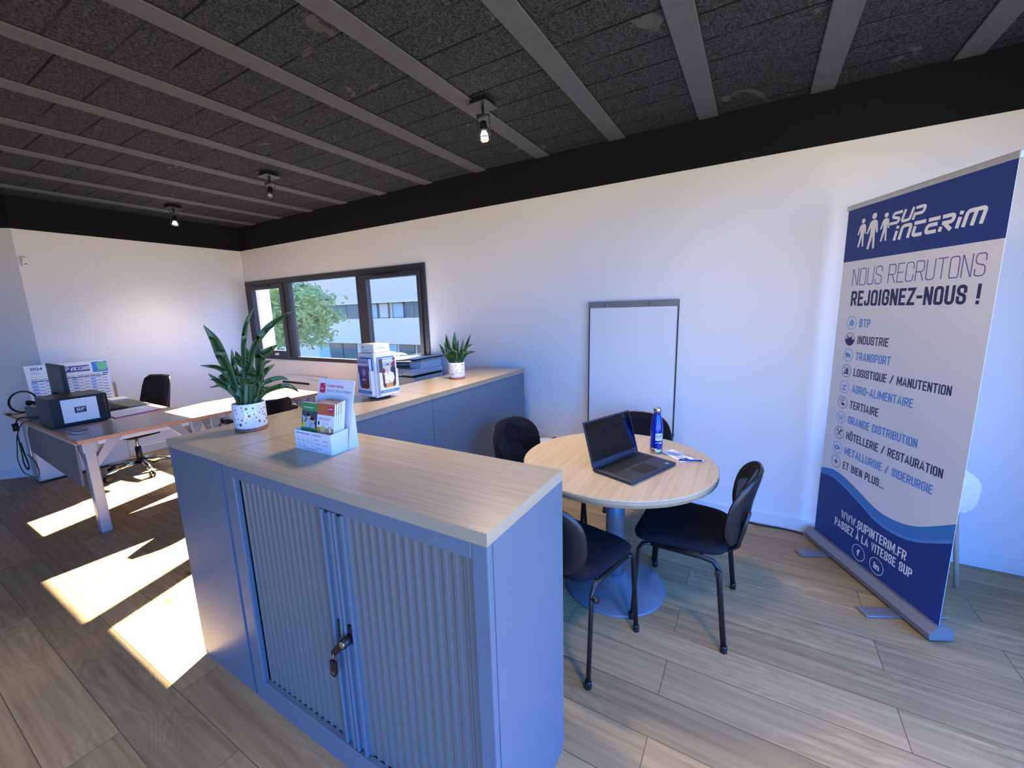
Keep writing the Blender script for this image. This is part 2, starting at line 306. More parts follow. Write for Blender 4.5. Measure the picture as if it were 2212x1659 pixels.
# ------------------------------------------------------------------ building helpers
class MB:
    """collects shapes and links them as ONE mesh object"""
    def __init__(s):
        s.v = []; s.f = []; s.m = []; s.sm = []; s.mats = []; s.T = Matrix()
    def add(s, vs, fs, m, smooth=False):
        if m not in s.mats: s.mats.append(m)
        k = s.mats.index(m); o = len(s.v)
        s.v += [tuple(s.T @ Vector(p)) for p in vs]
        for i, f in enumerate(fs):
            s.f.append([o + a for a in f]); s.m.append(k)
            s.sm.append(smooth[i] if isinstance(smooth, list) else smooth)
        return s
    def box(s, x0, y0, z0, x1, y1, z1, m, b=0.0, seg=2):
        if b <= 0:
            vs = [(x, y, z) for z in (z0, z1) for y in (y0, y1) for x in (x0, x1)]
            return s.add(vs, [(0, 2, 3, 1), (4, 5, 7, 6), (0, 1, 5, 4), (2, 6, 7, 3), (0, 4, 6, 2), (1, 3, 7, 5)], m)
        bm = bmesh.new(); bmesh.ops.create_cube(bm, size=1.0)
        for q in bm.verts:
            q.co = Vector(((x0 + x1) / 2 + q.co.x * (x1 - x0), (y0 + y1) / 2 + q.co.y * (y1 - y0), (z0 + z1) / 2 + q.co.z * (z1 - z0)))
        b = min(b, 0.49 * min(abs(x1 - x0), abs(y1 - y0), abs(z1 - z0)))
        bmesh.ops.bevel(bm, geom=list(bm.edges), offset=b, segments=seg, affect='EDGES', profile=0.5)
        s.bm(bm, m); return s
    def bm(s, bm, m, smooth=False):
        bm.verts.index_update()
        s.add([q.co for q in bm.verts], [[q.index for q in f.verts] for f in bm.faces], m, smooth); bm.free()
    def tube(s, pts, r, m, n=10, closed=False, flat=1.0):
        pts = [Vector(p) for p in pts]; k = len(pts)
        rs = r if isinstance(r, (list, tuple)) else [r] * k
        vs = []; fs = []; up_ = None
        for i, p in enumerate(pts):
            if closed: d = pts[(i + 1) % k] - pts[i - 1]
            else: d = pts[min(i + 1, k - 1)] - pts[max(i - 1, 0)]
            d.normalize()
            if up_ is None:
                up_ = Vector((0, 0, 1)) if abs(d.z) < 0.9 else Vector((1, 0, 0))
            up_ = (up_ - d * up_.dot(d)).normalized(); sd = d.cross(up_)
            for j in range(n):
                a = 2 * PI * j / n
                vs.append(p + up_ * (math.cos(a) * rs[i]) + sd * (math.sin(a) * rs[i] * flat))
        L = k if closed else k - 1
        for i in range(L):
            for j in range(n):
                a, b_ = i * n + j, i * n + (j + 1) % n; c, d_ = ((i + 1) % k) * n + j, ((i + 1) % k) * n + (j + 1) % n
                fs.append((a, b_, d_, c))
        sm = [True] * len(fs)
        if not closed:
            fs.append(tuple(reversed(range(n)))); fs.append(tuple((k - 1) * n + j for j in range(n))); sm += [False, False]
        return s.add(vs, fs, m, sm)
    def lathe(s, prof, m, n=32, c=(0, 0, 0), smooth=True):
        vs = []; fs = []
        for (r, z) in prof:
            for j in range(n):
                a = 2 * PI * j / n; vs.append((c[0] + r * math.cos(a), c[1] + r * math.sin(a), c[2] + z))
        for i in range(len(prof) - 1):
            for j in range(n):
                fs.append((i * n + j, i * n + (j + 1) % n, (i + 1) * n + (j + 1) % n, (i + 1) * n + j))
        sm = [smooth] * len(fs)
        if prof[0][0] > 1e-5: fs.append(tuple(reversed(range(n)))); sm.append(False)
        if prof[-1][0] > 1e-5: fs.append(tuple((len(prof) - 1) * n + j for j in range(n))); sm.append(False)
        return s.add(vs, fs, m, sm)
    def prism(s, poly, vec, m, smooth_sides=False):
        """poly: 3-D outline, vec: thickness vector"""
        poly = [Vector(p) for p in poly]; vec = Vector(vec); n = len(poly)
        vs = poly + [p + vec for p in poly]
        fs = [tuple(reversed(range(n))), tuple(range(n, 2 * n))] + [(i, (i + 1) % n, n + (i + 1) % n, n + i) for i in range(n)]
        return s.add(vs, fs, m, [False, False] + [smooth_sides] * n)
    def grid(s, fn, nu, nv, m, smooth=True, wrap=False):
        vs = [fn(i / (nu - 1), j / (nv - 1)) for i in range(nu) for j in range(nv)]
        fs = [(i * nv + j, (i + 1) * nv + j, (i + 1) * nv + j + 1, i * nv + j + 1) for i in range(nu - 1) for j in range(nv - 1)]
        return s.add(vs, fs, m, smooth)
    def build(s, name, parent=None, label=None, mods=()):
        me = bpy.data.meshes.new(name); me.from_pydata(s.v, [], s.f)
        for q in s.mats: me.materials.append(q)
        me.polygons.foreach_set('material_index', s.m); me.polygons.foreach_set('use_smooth', s.sm); me.update()
        bm = bmesh.new(); bm.from_mesh(me); bmesh.ops.recalc_face_normals(bm, faces=[f for f in bm.faces]) if len(s.f) < 60000 else None
        bm.to_mesh(me); bm.free()
        o = bpy.data.objects.new(name, me); COL.objects.link(o)
        if parent is not None: o.parent = parent
        if label: o['label'] = label
        return o
def solid(name, m, parent, *boxes, b=0.0, label=None):
    q = MB()
    for x in boxes: q.box(*x, m, b)
    return q.build(name, parent, label)
def tag(o, label, cat, group=None, kind=None):
    o['label'] = label; o['category'] = cat
    if group: o['group'] = group
    if kind: o['kind'] = kind
    return o
def thing(name, label, cat, loc=(0, 0, 0), rz=0.0, group=None):
    o = bpy.data.objects.new(name, None); COL.objects.link(o); o.empty_display_size = 0.1
    o.location = loc; o.rotation_euler = (0, 0, rz)
    return tag(o, label, cat, group)
def struct(o, label=None):
    o['kind'] = 'structure'
    if label: o['label'] = label
    return o
def dup(root, loc, rz=None, label=None, group=None):
    r = root.copy(); COL.objects.link(r); r.location = loc
    if rz is not None: r.rotation_euler = (0, 0, rz)
    if label: r['label'] = label
    if group: r['group'] = group
    for ch in list(root.children):
        c = ch.copy(); COL.objects.link(c); c.parent = r
        for g in list(ch.children):
            d = g.copy(); COL.objects.link(d); d.parent = c
    return r
_txt = {}
def text_mesh(s, bold=0.0, space=1.0):
    k = (s, bold, space)
    if k not in _txt:
        cu = bpy.data.curves.new('lettering', 'FONT'); cu.body = s; cu.size = 1.0; cu.offset = bold; cu.space_character = space
        cu.resolution_u = 3
        o = bpy.data.objects.new('lettering', cu); COL.objects.link(o)
        me = bpy.data.meshes.new_from_object(o.evaluated_get(bpy.context.evaluated_depsgraph_get()))
        vs = [(q.co.x, q.co.y) for q in me.vertices]; fs = [tuple(p.vertices) for p in me.polygons]
        bpy.data.objects.remove(o); bpy.data.curves.remove(cu); bpy.data.meshes.remove(me)
        _txt[k] = (vs, fs)
    return _txt[k]
class D2:
    """flat print on a surface: O origin, U right, V up, N outward"""
    def __init__(s, mb, O, U, V, eps=0.0003):
        s.mb = mb; s.O = Vector(O); s.U = Vector(U).normalized(); s.V = Vector(V).normalized(); s.N = s.U.cross(s.V); s.eps = eps
    def P(s, p, l): return s.O + s.U * p[0] + s.V * p[1] + s.N * (s.eps * l)
    def poly(s, pts, m, l=1): s.mb.add([s.P(p, l) for p in pts], [tuple(range(len(pts)))], m)
    def rect(s, x0, y0, x1, y1, m, l=1): s.poly([(x0, y0), (x1, y0), (x1, y1), (x0, y1)], m, l)
    def disc(s, c, r, m, l=1, n=24, ry=None):
        ry = ry or r
        s.poly([(c[0] + r * math.cos(2 * PI * i / n), c[1] + ry * math.sin(2 * PI * i / n)) for i in range(n)], m, l)
    def ring(s, c, r, w, m, l=1, n=32):
        vs = []
        for i in range(n):
            a = 2 * PI * i / n
            vs += [s.P((c[0] + q * math.cos(a), c[1] + q * math.sin(a)), l) for q in (r - w, r)]
        s.mb.add(vs, [(2 * i, 2 * i + 1, (2 * i + 3) % (2 * n), (2 * i + 2) % (2 * n)) for i in range(n)], m)
    def stroke(s, pts, w, m, l=1):
        pts = [Vector(p) for p in pts]; k = len(pts); L = []; R = []
        for i, p in enumerate(pts):
            d0 = (pts[i] - pts[i - 1]).normalized() if i else None
            d1 = (pts[i + 1] - pts[i]).normalized() if i < k - 1 else None
            a = d0 or d1; b = d1 or d0
            n0 = Vector((-a.y, a.x)); n1 = Vector((-b.y, b.x)); nn = (n0 + n1)
            nn = nn.normalized() if nn.length > 1e-6 else n0
            q = (w / 2) / max(0.45, nn.dot(n0))
            L.append(p + nn * q); R.append(p - nn * q)
        vs = [s.P(p, l) for p in L] + [s.P(p, l) for p in R]
        s.mb.add(vs, [(i, i + 1, k + i + 1, k + i) for i in range(k - 1)], m)
    def text(s, t, x0, x1, y0, cap, m, l=1, bold=0.0, slant=0.0, space=1.0):
        """caps of height cap sitting on y0, stretched to fill x0..x1"""
        vs, fs = text_mesh(t, bold, space); hv = text_mesh('H', bold)[0]
        ch = max(p[1] for p in hv) - min(p[1] for p in hv); b0 = min(p[1] for p in hv)
        a, b = min(p[0] for p in vs), max(p[0] for p in vs)
        kx = (x1 - x0) / (b - a) if x1 is not None else cap / ch
        s.mb.add([s.P((x0 + (p[0] - a) * kx + slant * (p[1] - b0) * cap / ch, y0 + (p[1] - b0) * cap / ch), l) for p in vs], fs, m)
LET = {'S': [[(.98, .9), (.1, .9), (.1, .6), (.9, .4), (.9, .1), (.0, .1)]], 'U': [[(.1, 1), (.1, .1), (.9, .1), (.9, 1)]],
       'P': [[(.0, .9), (.9, .9), (.9, .42), (.25, .42)], [(.12, 0), (.12, .55)]], 'I': [[(.5, 0), (.5, .66)], [(.5, .8), (.5, 1)]],
       'N': [[(.1, 0), (.1, .9), (.9, .9), (.9, 0)]], 'T': [[(.95, .1), (.15, .1), (.15, .7)], [(0, .9), (1.0, .9)]],
       'E': [[(.98, .9), (.05, .9)], [(.95, .1), (.1, .1), (.1, .55), (.9, .55)]], 'R': [[(.0, .9), (.9, .9), (.9, .5), (.1, .5)], [(.1, .0), (.1, .3)], [(.35, .42), (.95, 0)]],
       'M': [[(.06, 0), (.06, .9), (.94, .9), (.94, 0)], [(.5, .86), (.5, 0)]]}
def logo_word(d, word, x0, x1, y0, h, m, l=2, slant=0.22, th=0.2):
    wd = {'I': 0.42, 'M': 1.35}; tot = sum(wd.get(c, 1.0) + 0.16 for c in word) - 0.16; k = (x1 - x0) / tot; x = x0
    for c in word:
        cw = wd.get(c, 1.0) * k
        for st in LET[c]:
            d.stroke([(p.x + slant * (p.y - y0), p.y) for p in rounded([(x + p[0] * cw, y0 + p[1] * h) for p in st], .2 * h)], th * h, m, l + .07 * LET[c].index(st))
        x += cw + 0.16 * k
def figure(d, cx, y0, h, m, l=2):
    """walking silhouette of a printed person emblem"""
    d.disc((cx + .02 * h, y0 + .91 * h), .085 * h, m, l)
    P_ = [(-.05, .80), (.09, .80), (.155, .74), (.20, .46), (.17, .42), (.13, .46), (.105, .62), (.10, .42), (.13, .02), (.06, 0), (.025, .36), (-.08, .0), (-.15, .02),
          (-.07, .42), (-.075, .62), (-.14, .46), (-.18, .43), (-.205, .47), (-.12, .74)]
    d.poly([(cx + p[0] * h, y0 + p[1] * h) for p in P_], m, l)

def rounded(pts, r, n=5):
    """round the inner corners of a polyline"""
    pts = [Vector(p) for p in pts]; o = [pts[0]]
    for i in range(1, len(pts) - 1):
        a, b, c = pts[i - 1:i + 2]; k = min(r, (a - b).length * .49, (c - b).length * .49)
        p, q = b + (a - b).normalized() * k, b + (c - b).normalized() * k
        o += [p * (1 - t) ** 2 + b * 2 * t * (1 - t) + q * t * t for t in [j / n for j in range(n + 1)]]
    return o + [pts[-1]]
def curve(pts, k=5):
    """smooth 3-D path through the points"""
    P_ = [Vector(p) for p in pts]; e_ = [P_[0] * 2 - P_[1]] + P_ + [P_[-1] * 2 - P_[-2]]; o = []
    for j in range(1, len(e_) - 2):
        p0, p1, p2, p3 = e_[j - 1:j + 3]
        o += [.5 * ((2 * p1) + (p2 - p0) * u + (2 * p0 - 5 * p1 + 4 * p2 - p3) * u * u + (3 * p1 - p0 - 3 * p2 + p3) * u ** 3) for u in [s_ / k for s_ in range(k)]]
    return o + [P_[-1]]
# condensed capitals as pen strokes; True = rounded corners
_O = (True, [(.5, 0), (0, 0), (0, 1), (1, 1), (1, 0), (.5, 0)]); _P = (True, [(0, 1), (1, 1), (1, .45), (0, .45)]); _V = (False, [(0, 0), (0, 1)])
CAP = {'A': [(False, [(0, 0), (.5, 1), (1, 0)]), (False, [(.2, .26), (.8, .26)])], 'B': [_V, (True, [(0, 1), (.95, 1), (.95, .52), (0, .52)]), (True, [(0, .52), (1, .52), (1, 0), (0, 0)])],
       'C': [(True, [(1, .68), (1, 1), (0, 1), (0, 0), (1, 0), (1, .32)])], 'D': [_V, (True, [(0, 1), (1, 1), (1, 0), (0, 0)])], 'E': [_V, (False, [(0, 1), (1, 1)]), (False, [(0, .52), (.85, .52)]), (False, [(0, 0), (1, 0)])],
       'F': [_V, (False, [(0, 1), (1, 1)]), (False, [(0, .5), (.85, .5)])], 'G': [(True, [(1, .68), (1, 1), (0, 1), (0, 0), (1, 0), (1, .47), (.6, .47)])], 'H': [_V, (False, [(1, 0), (1, 1)]), (False, [(0, .5), (1, .5)])],
       'I': [(False, [(.5, 0), (.5, 1)])], 'J': [(True, [(1, 1), (1, 0), (0, 0), (0, .2)])], 'L': [_V, (False, [(0, 0), (1, 0)])], 'M': [_V, (False, [(1, 0), (1, 1)]), (False, [(.05, 1), (.5, .2), (.95, 1)])], 'N': [_V, (False, [(1, 0), (1, 1)]), (False, [(.06, 1), (.94, 0)])],
       'O': [_O], 'P': [_V, _P], 'Q': [_O, (False, [(.6, .28), (1.05, -.08)])], 'R': [_V, _P, (False, [(.6, .45), (1, 0)])], 'S': [(True, [(1, .7), (1, 1), (0, 1), (0, .56), (1, .46), (1, 0), (0, 0), (0, .3)])],
       'T': [(False, [(.5, 0), (.5, 1)]), (False, [(0, 1), (1, 1)])], 'U': [(True, [(0, 1), (0, 0), (1, 0), (1, 1)])], 'V': [(False, [(0, 1), (.5, 0), (1, 1)])], 'W': [(False, [(0, 1), (.25, 0), (.5, .85), (.75, 0), (1, 1)])],
       'X': [(False, [(0, 0), (1, 1)]), (False, [(0, 1), (1, 0)])], 'Z': [(False, [(0, 1), (1, 1), (0, 0), (1, 0)])], '/': [(False, [(0, -.05), (1, 1.05)])], '-': [(False, [(0, .45), (1, .45)])], '.': [(False, [(.5, 0), (.5, .015)])],
       '!': [(False, [(.5, 0), (.5, .02)]), (False, [(.5, .34), (.5, 1)])], '\u00d4': [_O, (False, [(.1, 1.2), (.5, 1.34), (.9, 1.2)])], '\u00c0': [(False, [(0, 0), (.5, 1), (1, 0)]), (False, [(.2, .26), (.8, .26)]), (False, [(.25, 1.34), (.6, 1.18)])]}
CW = {'I': .02, 'M': .52, 'W': .58, '/': .34, '-': .2, '.': .02, '!': .02, ' ': .14, 'J': .3, 'E': .31, 'F': .3, 'L': .3, 'A': .42, 'T': .38}
def condensed(d, t, x0, x1, y0, cap, m, l=1, wt=.13):
    """condensed sans capitals drawn as strokes, stretched over x0..x1"""
    w_ = wt * cap; gap = .085; tot = sum(CW.get(c, .36) for c in t) * 1.0 + (len(t) - 1) * gap
    k = (x1 - x0 - len(t) * w_) / tot; x = x0
    for i, c in enumerate(t):
        cw = CW.get(c, .36) * k
        for j, (rd, pts) in enumerate(CAP.get(c, ())):
            Q = [Vector((x + w_ / 2 + p[0] * cw, y0 + w_ / 2 + p[1] * (cap - w_))) for p in pts]
            if not (Q[0] - Q[-1]).length < 1e-6:
                e_ = 0 if c in 'NM' and j == 2 else w_ / 2
                if not (rd and j): Q[0] = Q[0] + (Q[0] - Q[1]).normalized() * (e_ if abs(Q[0].x - Q[1].x) < 1e-5 or c in 'ELFTZ-' else e_ * .5)
                if not (rd and j): Q[-1] = Q[-1] + (Q[-1] - Q[-2]).normalized() * (e_ if abs(Q[-1].x - Q[-2].x) < 1e-5 or c in 'ELFTZ-' else e_ * .5)
            if rd: Q = rounded(Q, max(w_, .16 * cap))
            d.stroke(Q, w_, m, l + .07 * j)
        x += cw + w_ + gap * k

# ------------------------------------------------------------------ the room
HC, HB = 2.758, 2.454          # ceiling, underside of the black band
XF, YF = 7.86, -5.6            # facade plane, front wall
WX0, WX1, WZ0, WZ1 = 0.02, 3.325, 0.985, 2.04
q = MB(); q.box(-2.0, YF, -0.12, XF, 0.0, 0.0, M['floor']); struct(q.build('floor'))
q = MB(); q.box(-2.2, YF - .2, HC, XF + .2, 0.2, HC + 0.15, M['block'])
for k in range(-7, 10):
    x = 2.22 + .603 * k
    if x < XF - .1:
        q.box(x - .06, YF, HC - .010, x + .06, 0.0, HC, M['rib'], .004, 1)
        for sx_ in (-1, 1):
            yy = YF + rnd.uniform(0, .5)
            while yy < -.1:
                L = rnd.uniform(.3, 1.4)
                q.box(x + sx_ * .060 - .004, yy, HC - .0015, x + sx_ * .060 + .004, min(yy + L, 0), HC, M['matte_black']); yy += L + rnd.uniform(.1, .9)
struct(q.build('ceiling'))
q = MB()
q.box(-0.2, 0, -.12, WX0, .09, HC, M['wall']); q.box(WX1, 0, -.12, XF + .2, .09, HC, M['wall'])
q.box(WX0, 0, -.12, WX1, .09, WZ0, M['wall']); q.box(WX0, 0, WZ1, WX1, .09, HC, M['wall'])
struct(q.build('wall_right'))
q = MB(); q.box(-.2, -2.062, -.12, 0, 0, HC, M['wall']); struct(q.build('wall_back'))
dv = Vector((-.67, -.742, 0)).normalized(); dn = Vector((.742, -.67, 0)).normalized()
c0 = Vector((0, -2.062, 0)); c1 = c0 + dv * 2.0
q = MB(); q.prism([c0 + Vector((0, 0, -.12)), c1 + Vector((0, 0, -.12)), c1 - dn * .2 + Vector((0, 0, -.12)), Vector((-.2, -2.062, -.12))], (0, 0, HC + .12), M['wall'])
struct(q.build('wall_left'))
q = MB(); q.box(c1.x - .2, YF, -.12, c1.x, c1.y, HC, M['wall']); struct(q.build('wall_far_left'))
q = MB(); q.box(-2.0, YF - .2, -.12, 5.65, YF, HC, M['wall']); q.box(5.65, YF - .2, HB, XF, YF, HC, M['wall']); struct(q.build('wall_front'))
# black painted band under the ceiling
q = MB(); q.box(0, -.004, HB, XF, 0, HC, M['dark_band']); struct(q.build('trim_1'))
q = MB(); q.box(0, -2.062, HB, .004, -.004, HC, M['dark_band']); struct(q.build('trim_2'))
q = MB(); q.prism([c0 + Vector((0, 0, HB)), c1 + Vector((0, 0, HB)), c1 + dn * .004 + Vector((0, 0, HB)), c0 + dn * .004 + Vector((0, 0, HB))], (0, 0, HC - HB), M['dark_band']); struct(q.build('trim_3'))
# skirting
q = MB(); q.box(.012, -.012, 0, XF, 0, .09, M['skirt'], .002, 1); struct(q.build('baseboard_right'))
q = MB(); q.box(0, -2.062, 0, .012, 0, .09, M['skirt'], .002, 1); struct(q.build('baseboard_back'))
q = MB(); q.prism([c0, c1, c1 + dn * .012, c0 + dn * .012], (0, 0, .09), M['skirt']); struct(q.build('baseboard_left'))

# window in the right wall
wf = thing('window_1', 'x', 'x'); del wf['label']; del wf['category']; struct(wf)
y0, y1 = -.012, .055
def bars(name, lst, m, par, ya=y0, yb=y1, b=.003):
    r = MB()
    for x0, z0, x1, z1 in lst: r.box(x0, ya, z0, x1, yb, z1, m, b, 1)
    return r.build(name, par)
bars('window_frame', [(WX0, WZ1 - .065, WX1, WZ1), (WX0, WZ0, WX1, WZ0 + .045), (WX0, WZ0 + .045, WX0 + .085, WZ1 - .065), (WX1 - .06, WZ0 + .045, WX1, WZ1 - .065),
                      (.915, WZ0 + .045, 1.02, WZ1 - .065), (2.30, WZ0 + .045, 2.395, WZ1 - .065)], M['frame'], wf)
def sash(x0, x1, z0, z1, wl, wr, wb, wt_, handle):
    s_ = bars('window_sash', [(x0, z0, x1, z0 + wb), (x0, z1 - wt_, x1, z1), (x0, z0 + wb, x0 + wl, z1 - wt_), (x1 - wr, z0 + wb, x1, z1 - wt_)], M['frame'], wf, -.03, .035)
    g = MB(); g.box(x0 + wl, .004, z0 + wb, x1 - wr, .010, z1 - wt_, M['glass_n']); g.build('window_pane', wf)
    h = MB()
    if handle == 'low':
        h.box(.60, -.045, z0 + .012, .68, -.03, z0 + .04, M['white'], .004); h.tube([(.64, -.045, z0 + .03), (.64, -.06, z0 + .03), (.72, -.066, z0 + .045)], .007, M['white'])
    h2 = MB(); h2.box((x0 + x1) / 2 - .2, -.042, z1 - .022, (x0 + x1) / 2 + .12, -.03, z1 - .010, M['matte_black'], .002, 1); h2.box((x0 + x1) / 2 + .10, -.05, z1 - .03, (x0 + x1) / 2 + .15, -.03, z1 - .006, M['matte_black'], .003, 1)
    h2.build('window_stay', wf)
    if handle: h.build('window_handle', wf)
sash(.105, .915, WZ0 + .045, WZ1 - .065, .085, .07, .075, .055, 'low')
sash(2.395, WX1 - .06, WZ0 + .045, WZ1 - .065, .085, .045, .05, .05, None)
g = MB(); g.box(1.02, .004, WZ0 + .045, 2.30, .010, WZ1 - .065, M['glass_n']); g.build('window_pane', wf)

q = MB(); q.box(XF, -1.0, -.12, XF + .2, 0, HC, M['wall']); struct(q.build('wall_added_pier'))  # unseen pier added to keep facade light off the wall by the banner
# glazed street front beside the camera
fc = thing('window_2', 'x', 'x'); del fc['label']; del fc['category']; struct(fc)
r = MB()
for yy in (-1.0, -1.9, -2.9, -4.35, YF + .06): r.box(XF, yy - .06, 0, XF + .07, yy, HC, M['frame'], .003, 1)
r.box(XF, YF, 0, XF + .07, -1.0, .08, M['frame'], .003, 1); r.box(XF, YF, HB - .02, XF + .07, -1.0, HC, M['frame'], .003, 1)
r.build('window_frame', fc)
r = MB(); r.box(XF + .03, YF, .08, XF + .036, -1.0, HB - .02, M['glass_c']); r.build('window_pane', fc)

fc = thing('window_3', 'x', 'x'); del fc['label']; del fc['category']; struct(fc)
r = MB()
for xx in (5.65, 6.7, XF - .06): r.box(xx, YF - .07, 0, xx + .06, YF, HB, M['frame'], .003, 1)
r.box(5.71, YF - .07, 0, XF - .06, YF, .08, M['frame'], .003, 1); r.box(5.71, YF - .07, HB - .06, XF - .06, YF, HB, M['frame'], .003, 1)
r.build('window_frame', fc)
r = MB(); r.box(5.71, YF - .036, .08, XF - .06, YF - .03, HB - .06, M['glass_c']); r.build('window_pane', fc)

# outside, seen through the window
q = MB(); q.box(-60, .10, -3.2, 14, 40, -3.0, M['ground']); struct(q.build('ground'))
q = MB(); q.box(-1.1, .46, -3.0, -.345, .53, 6, M['pillar']); struct(q.build('trim_4'))
bd = thing('office_building', 'long pale office block with a strip of windows, seen through the black-framed window', 'building', (-20, 18, -3))
kx = lambda x14: 6.195 + (x14 - 6.195) * 1.232 + 20
kz = lambda z14: 1.5435 + (z14 - 1.5435) * 1.232 + 3
q = MB(); zb, zt, zl = kz(1.32), kz(2.20), kz(-.17)
q.box(-35, .25, 0, 28, 8, zl - 2.2, M['facade']); q.box(-35, 0, zl, 28, 8, zb, M['facade']); q.box(-35, .25, zb, 28, 8, zt, M['facade']); q.box(-35, .25, zl - 2.2, 28, 8, zl, M['facade'])
q.box(-35, 0, zt + .12, 28, 8, 14, M['facade2']); q.box(-35, -.15, zt, 28, .3, zt + .12, M['facade'])
q.build('wall', bd)
xs = [(-17.2, -15.9, 'wdark'), (-15.9, -14.6, 'wdark'), (-14.5, -13.1, 'blind'), (-13.0, -12.2, 'facade2'), (-11.9, -11.0, 'blind'), (-10.9, -10.3, 'wdark'), (-10.3, -9.7, 'wdark'), (-9.6, -8.4, 'blind'), (-8.3, -7.0, 'wdark'), (-19.5, -18.2, 'blind')]
for a, b_, mm in xs:
    r = MB(); X0, X1 = kx(a), kx(b_)
    r.box(X0, .12, zb, X1, .2, zb + .06, M['grey']); r.box(X0, .12, zt - .06, X1, .2, zt, M['grey']); r.box(X0, .12, zb, X0 + .06, .2, zt, M['grey']); r.box(X1 - .06, .12, zb, X1, .2, zt, M['grey'])
    wo_ = r.build('window', bd)
    r = MB(); r.box(X0 + .06, .15, zb + .06, X1 - .06, .18, zt - .06, M[mm]); r.build('pane', wo_)
for a, b_, mm in [(-19.0, -17.9, 'blind'), (-17.8, -16.6, 'wdark'), (-16.5, -15.3, 'wdark'), (-13.0, -11.8, 'blind'), (-11.6, -10.4, 'wdark'), (-10.2, -9.2, 'wdark')]:
    r = MB(); X0, X1 = kx(a), kx(b_); r.box(X0, .15, zl - 1.9, X1, .25, zl - .05, M[mm]); r.build('window', bd)
def tree(name, loc, zc, rad, label, n, leafscale=1.0):
    t = thing(name, label, 'tree', loc)
    r = MB(); r.tube([(0, 0, 0), (.1, 0, 1.6), (.0, .1, zc - .6), (.05, 0, zc + .8)], [.2, .16, .12, .05], M['bark'], 9); r.build('trunk', t)
    r = MB()
    for i in range(7):
        a = i * 2.4; r.tube([(0, 0, zc - .8 + .2 * i), (.8 * math.cos(a), .8 * math.sin(a), zc - .4 + .25 * i), (1.6 * math.cos(a), 1.6 * math.sin(a), zc - .1 + .2 * i)], [.06, .04, .015], M['bark'], 6)
    r.build('branches', t)
    r = MB(); cl = []
    for i in range(60):
        v = Vector((rnd.gauss(0, 1), rnd.gauss(0, 1), rnd.gauss(0, .8))).normalized() * rad * (.35 + .65 * rnd.random() ** .6)
        cl.append(Vector((v.x, v.y, zc + v.z * .95)))
    for i in range(n):
        c = cl[i % 60] + Vector((rnd.gauss(0, .2), rnd.gauss(0, .2), rnd.gauss(0, .2)))
        u = Vector((rnd.uniform(-1, 1), rnd.uniform(-1, 1), rnd.uniform(-.6, .6))).normalized(); vv = u.orthogonal().normalized(); s_ = leafscale * rnd.uniform(.07, .15)
        wv = u.cross(vv)
        r.add([c - u * s_, c + vv * s_ * .4 + wv * s_ * .06, c + u * s_, c - vv * s_ * .4 + wv * s_ * .06], [(0, 1, 2, 3)], M['tree'])
    r.build('foliage', t)
tree('leafy_tree', (-10.3, 7.0, -3.0), 4.75, 1.75, 'leafy green tree outside, seen through the left half of the black-framed window', 3400, 1.25)
tree('leafy_tree', (-14.6, 9.4, -3.0), 4.6, 1.9, 'second leafy tree outside, seen through the narrow left pane of the window', 2200, 1.4)

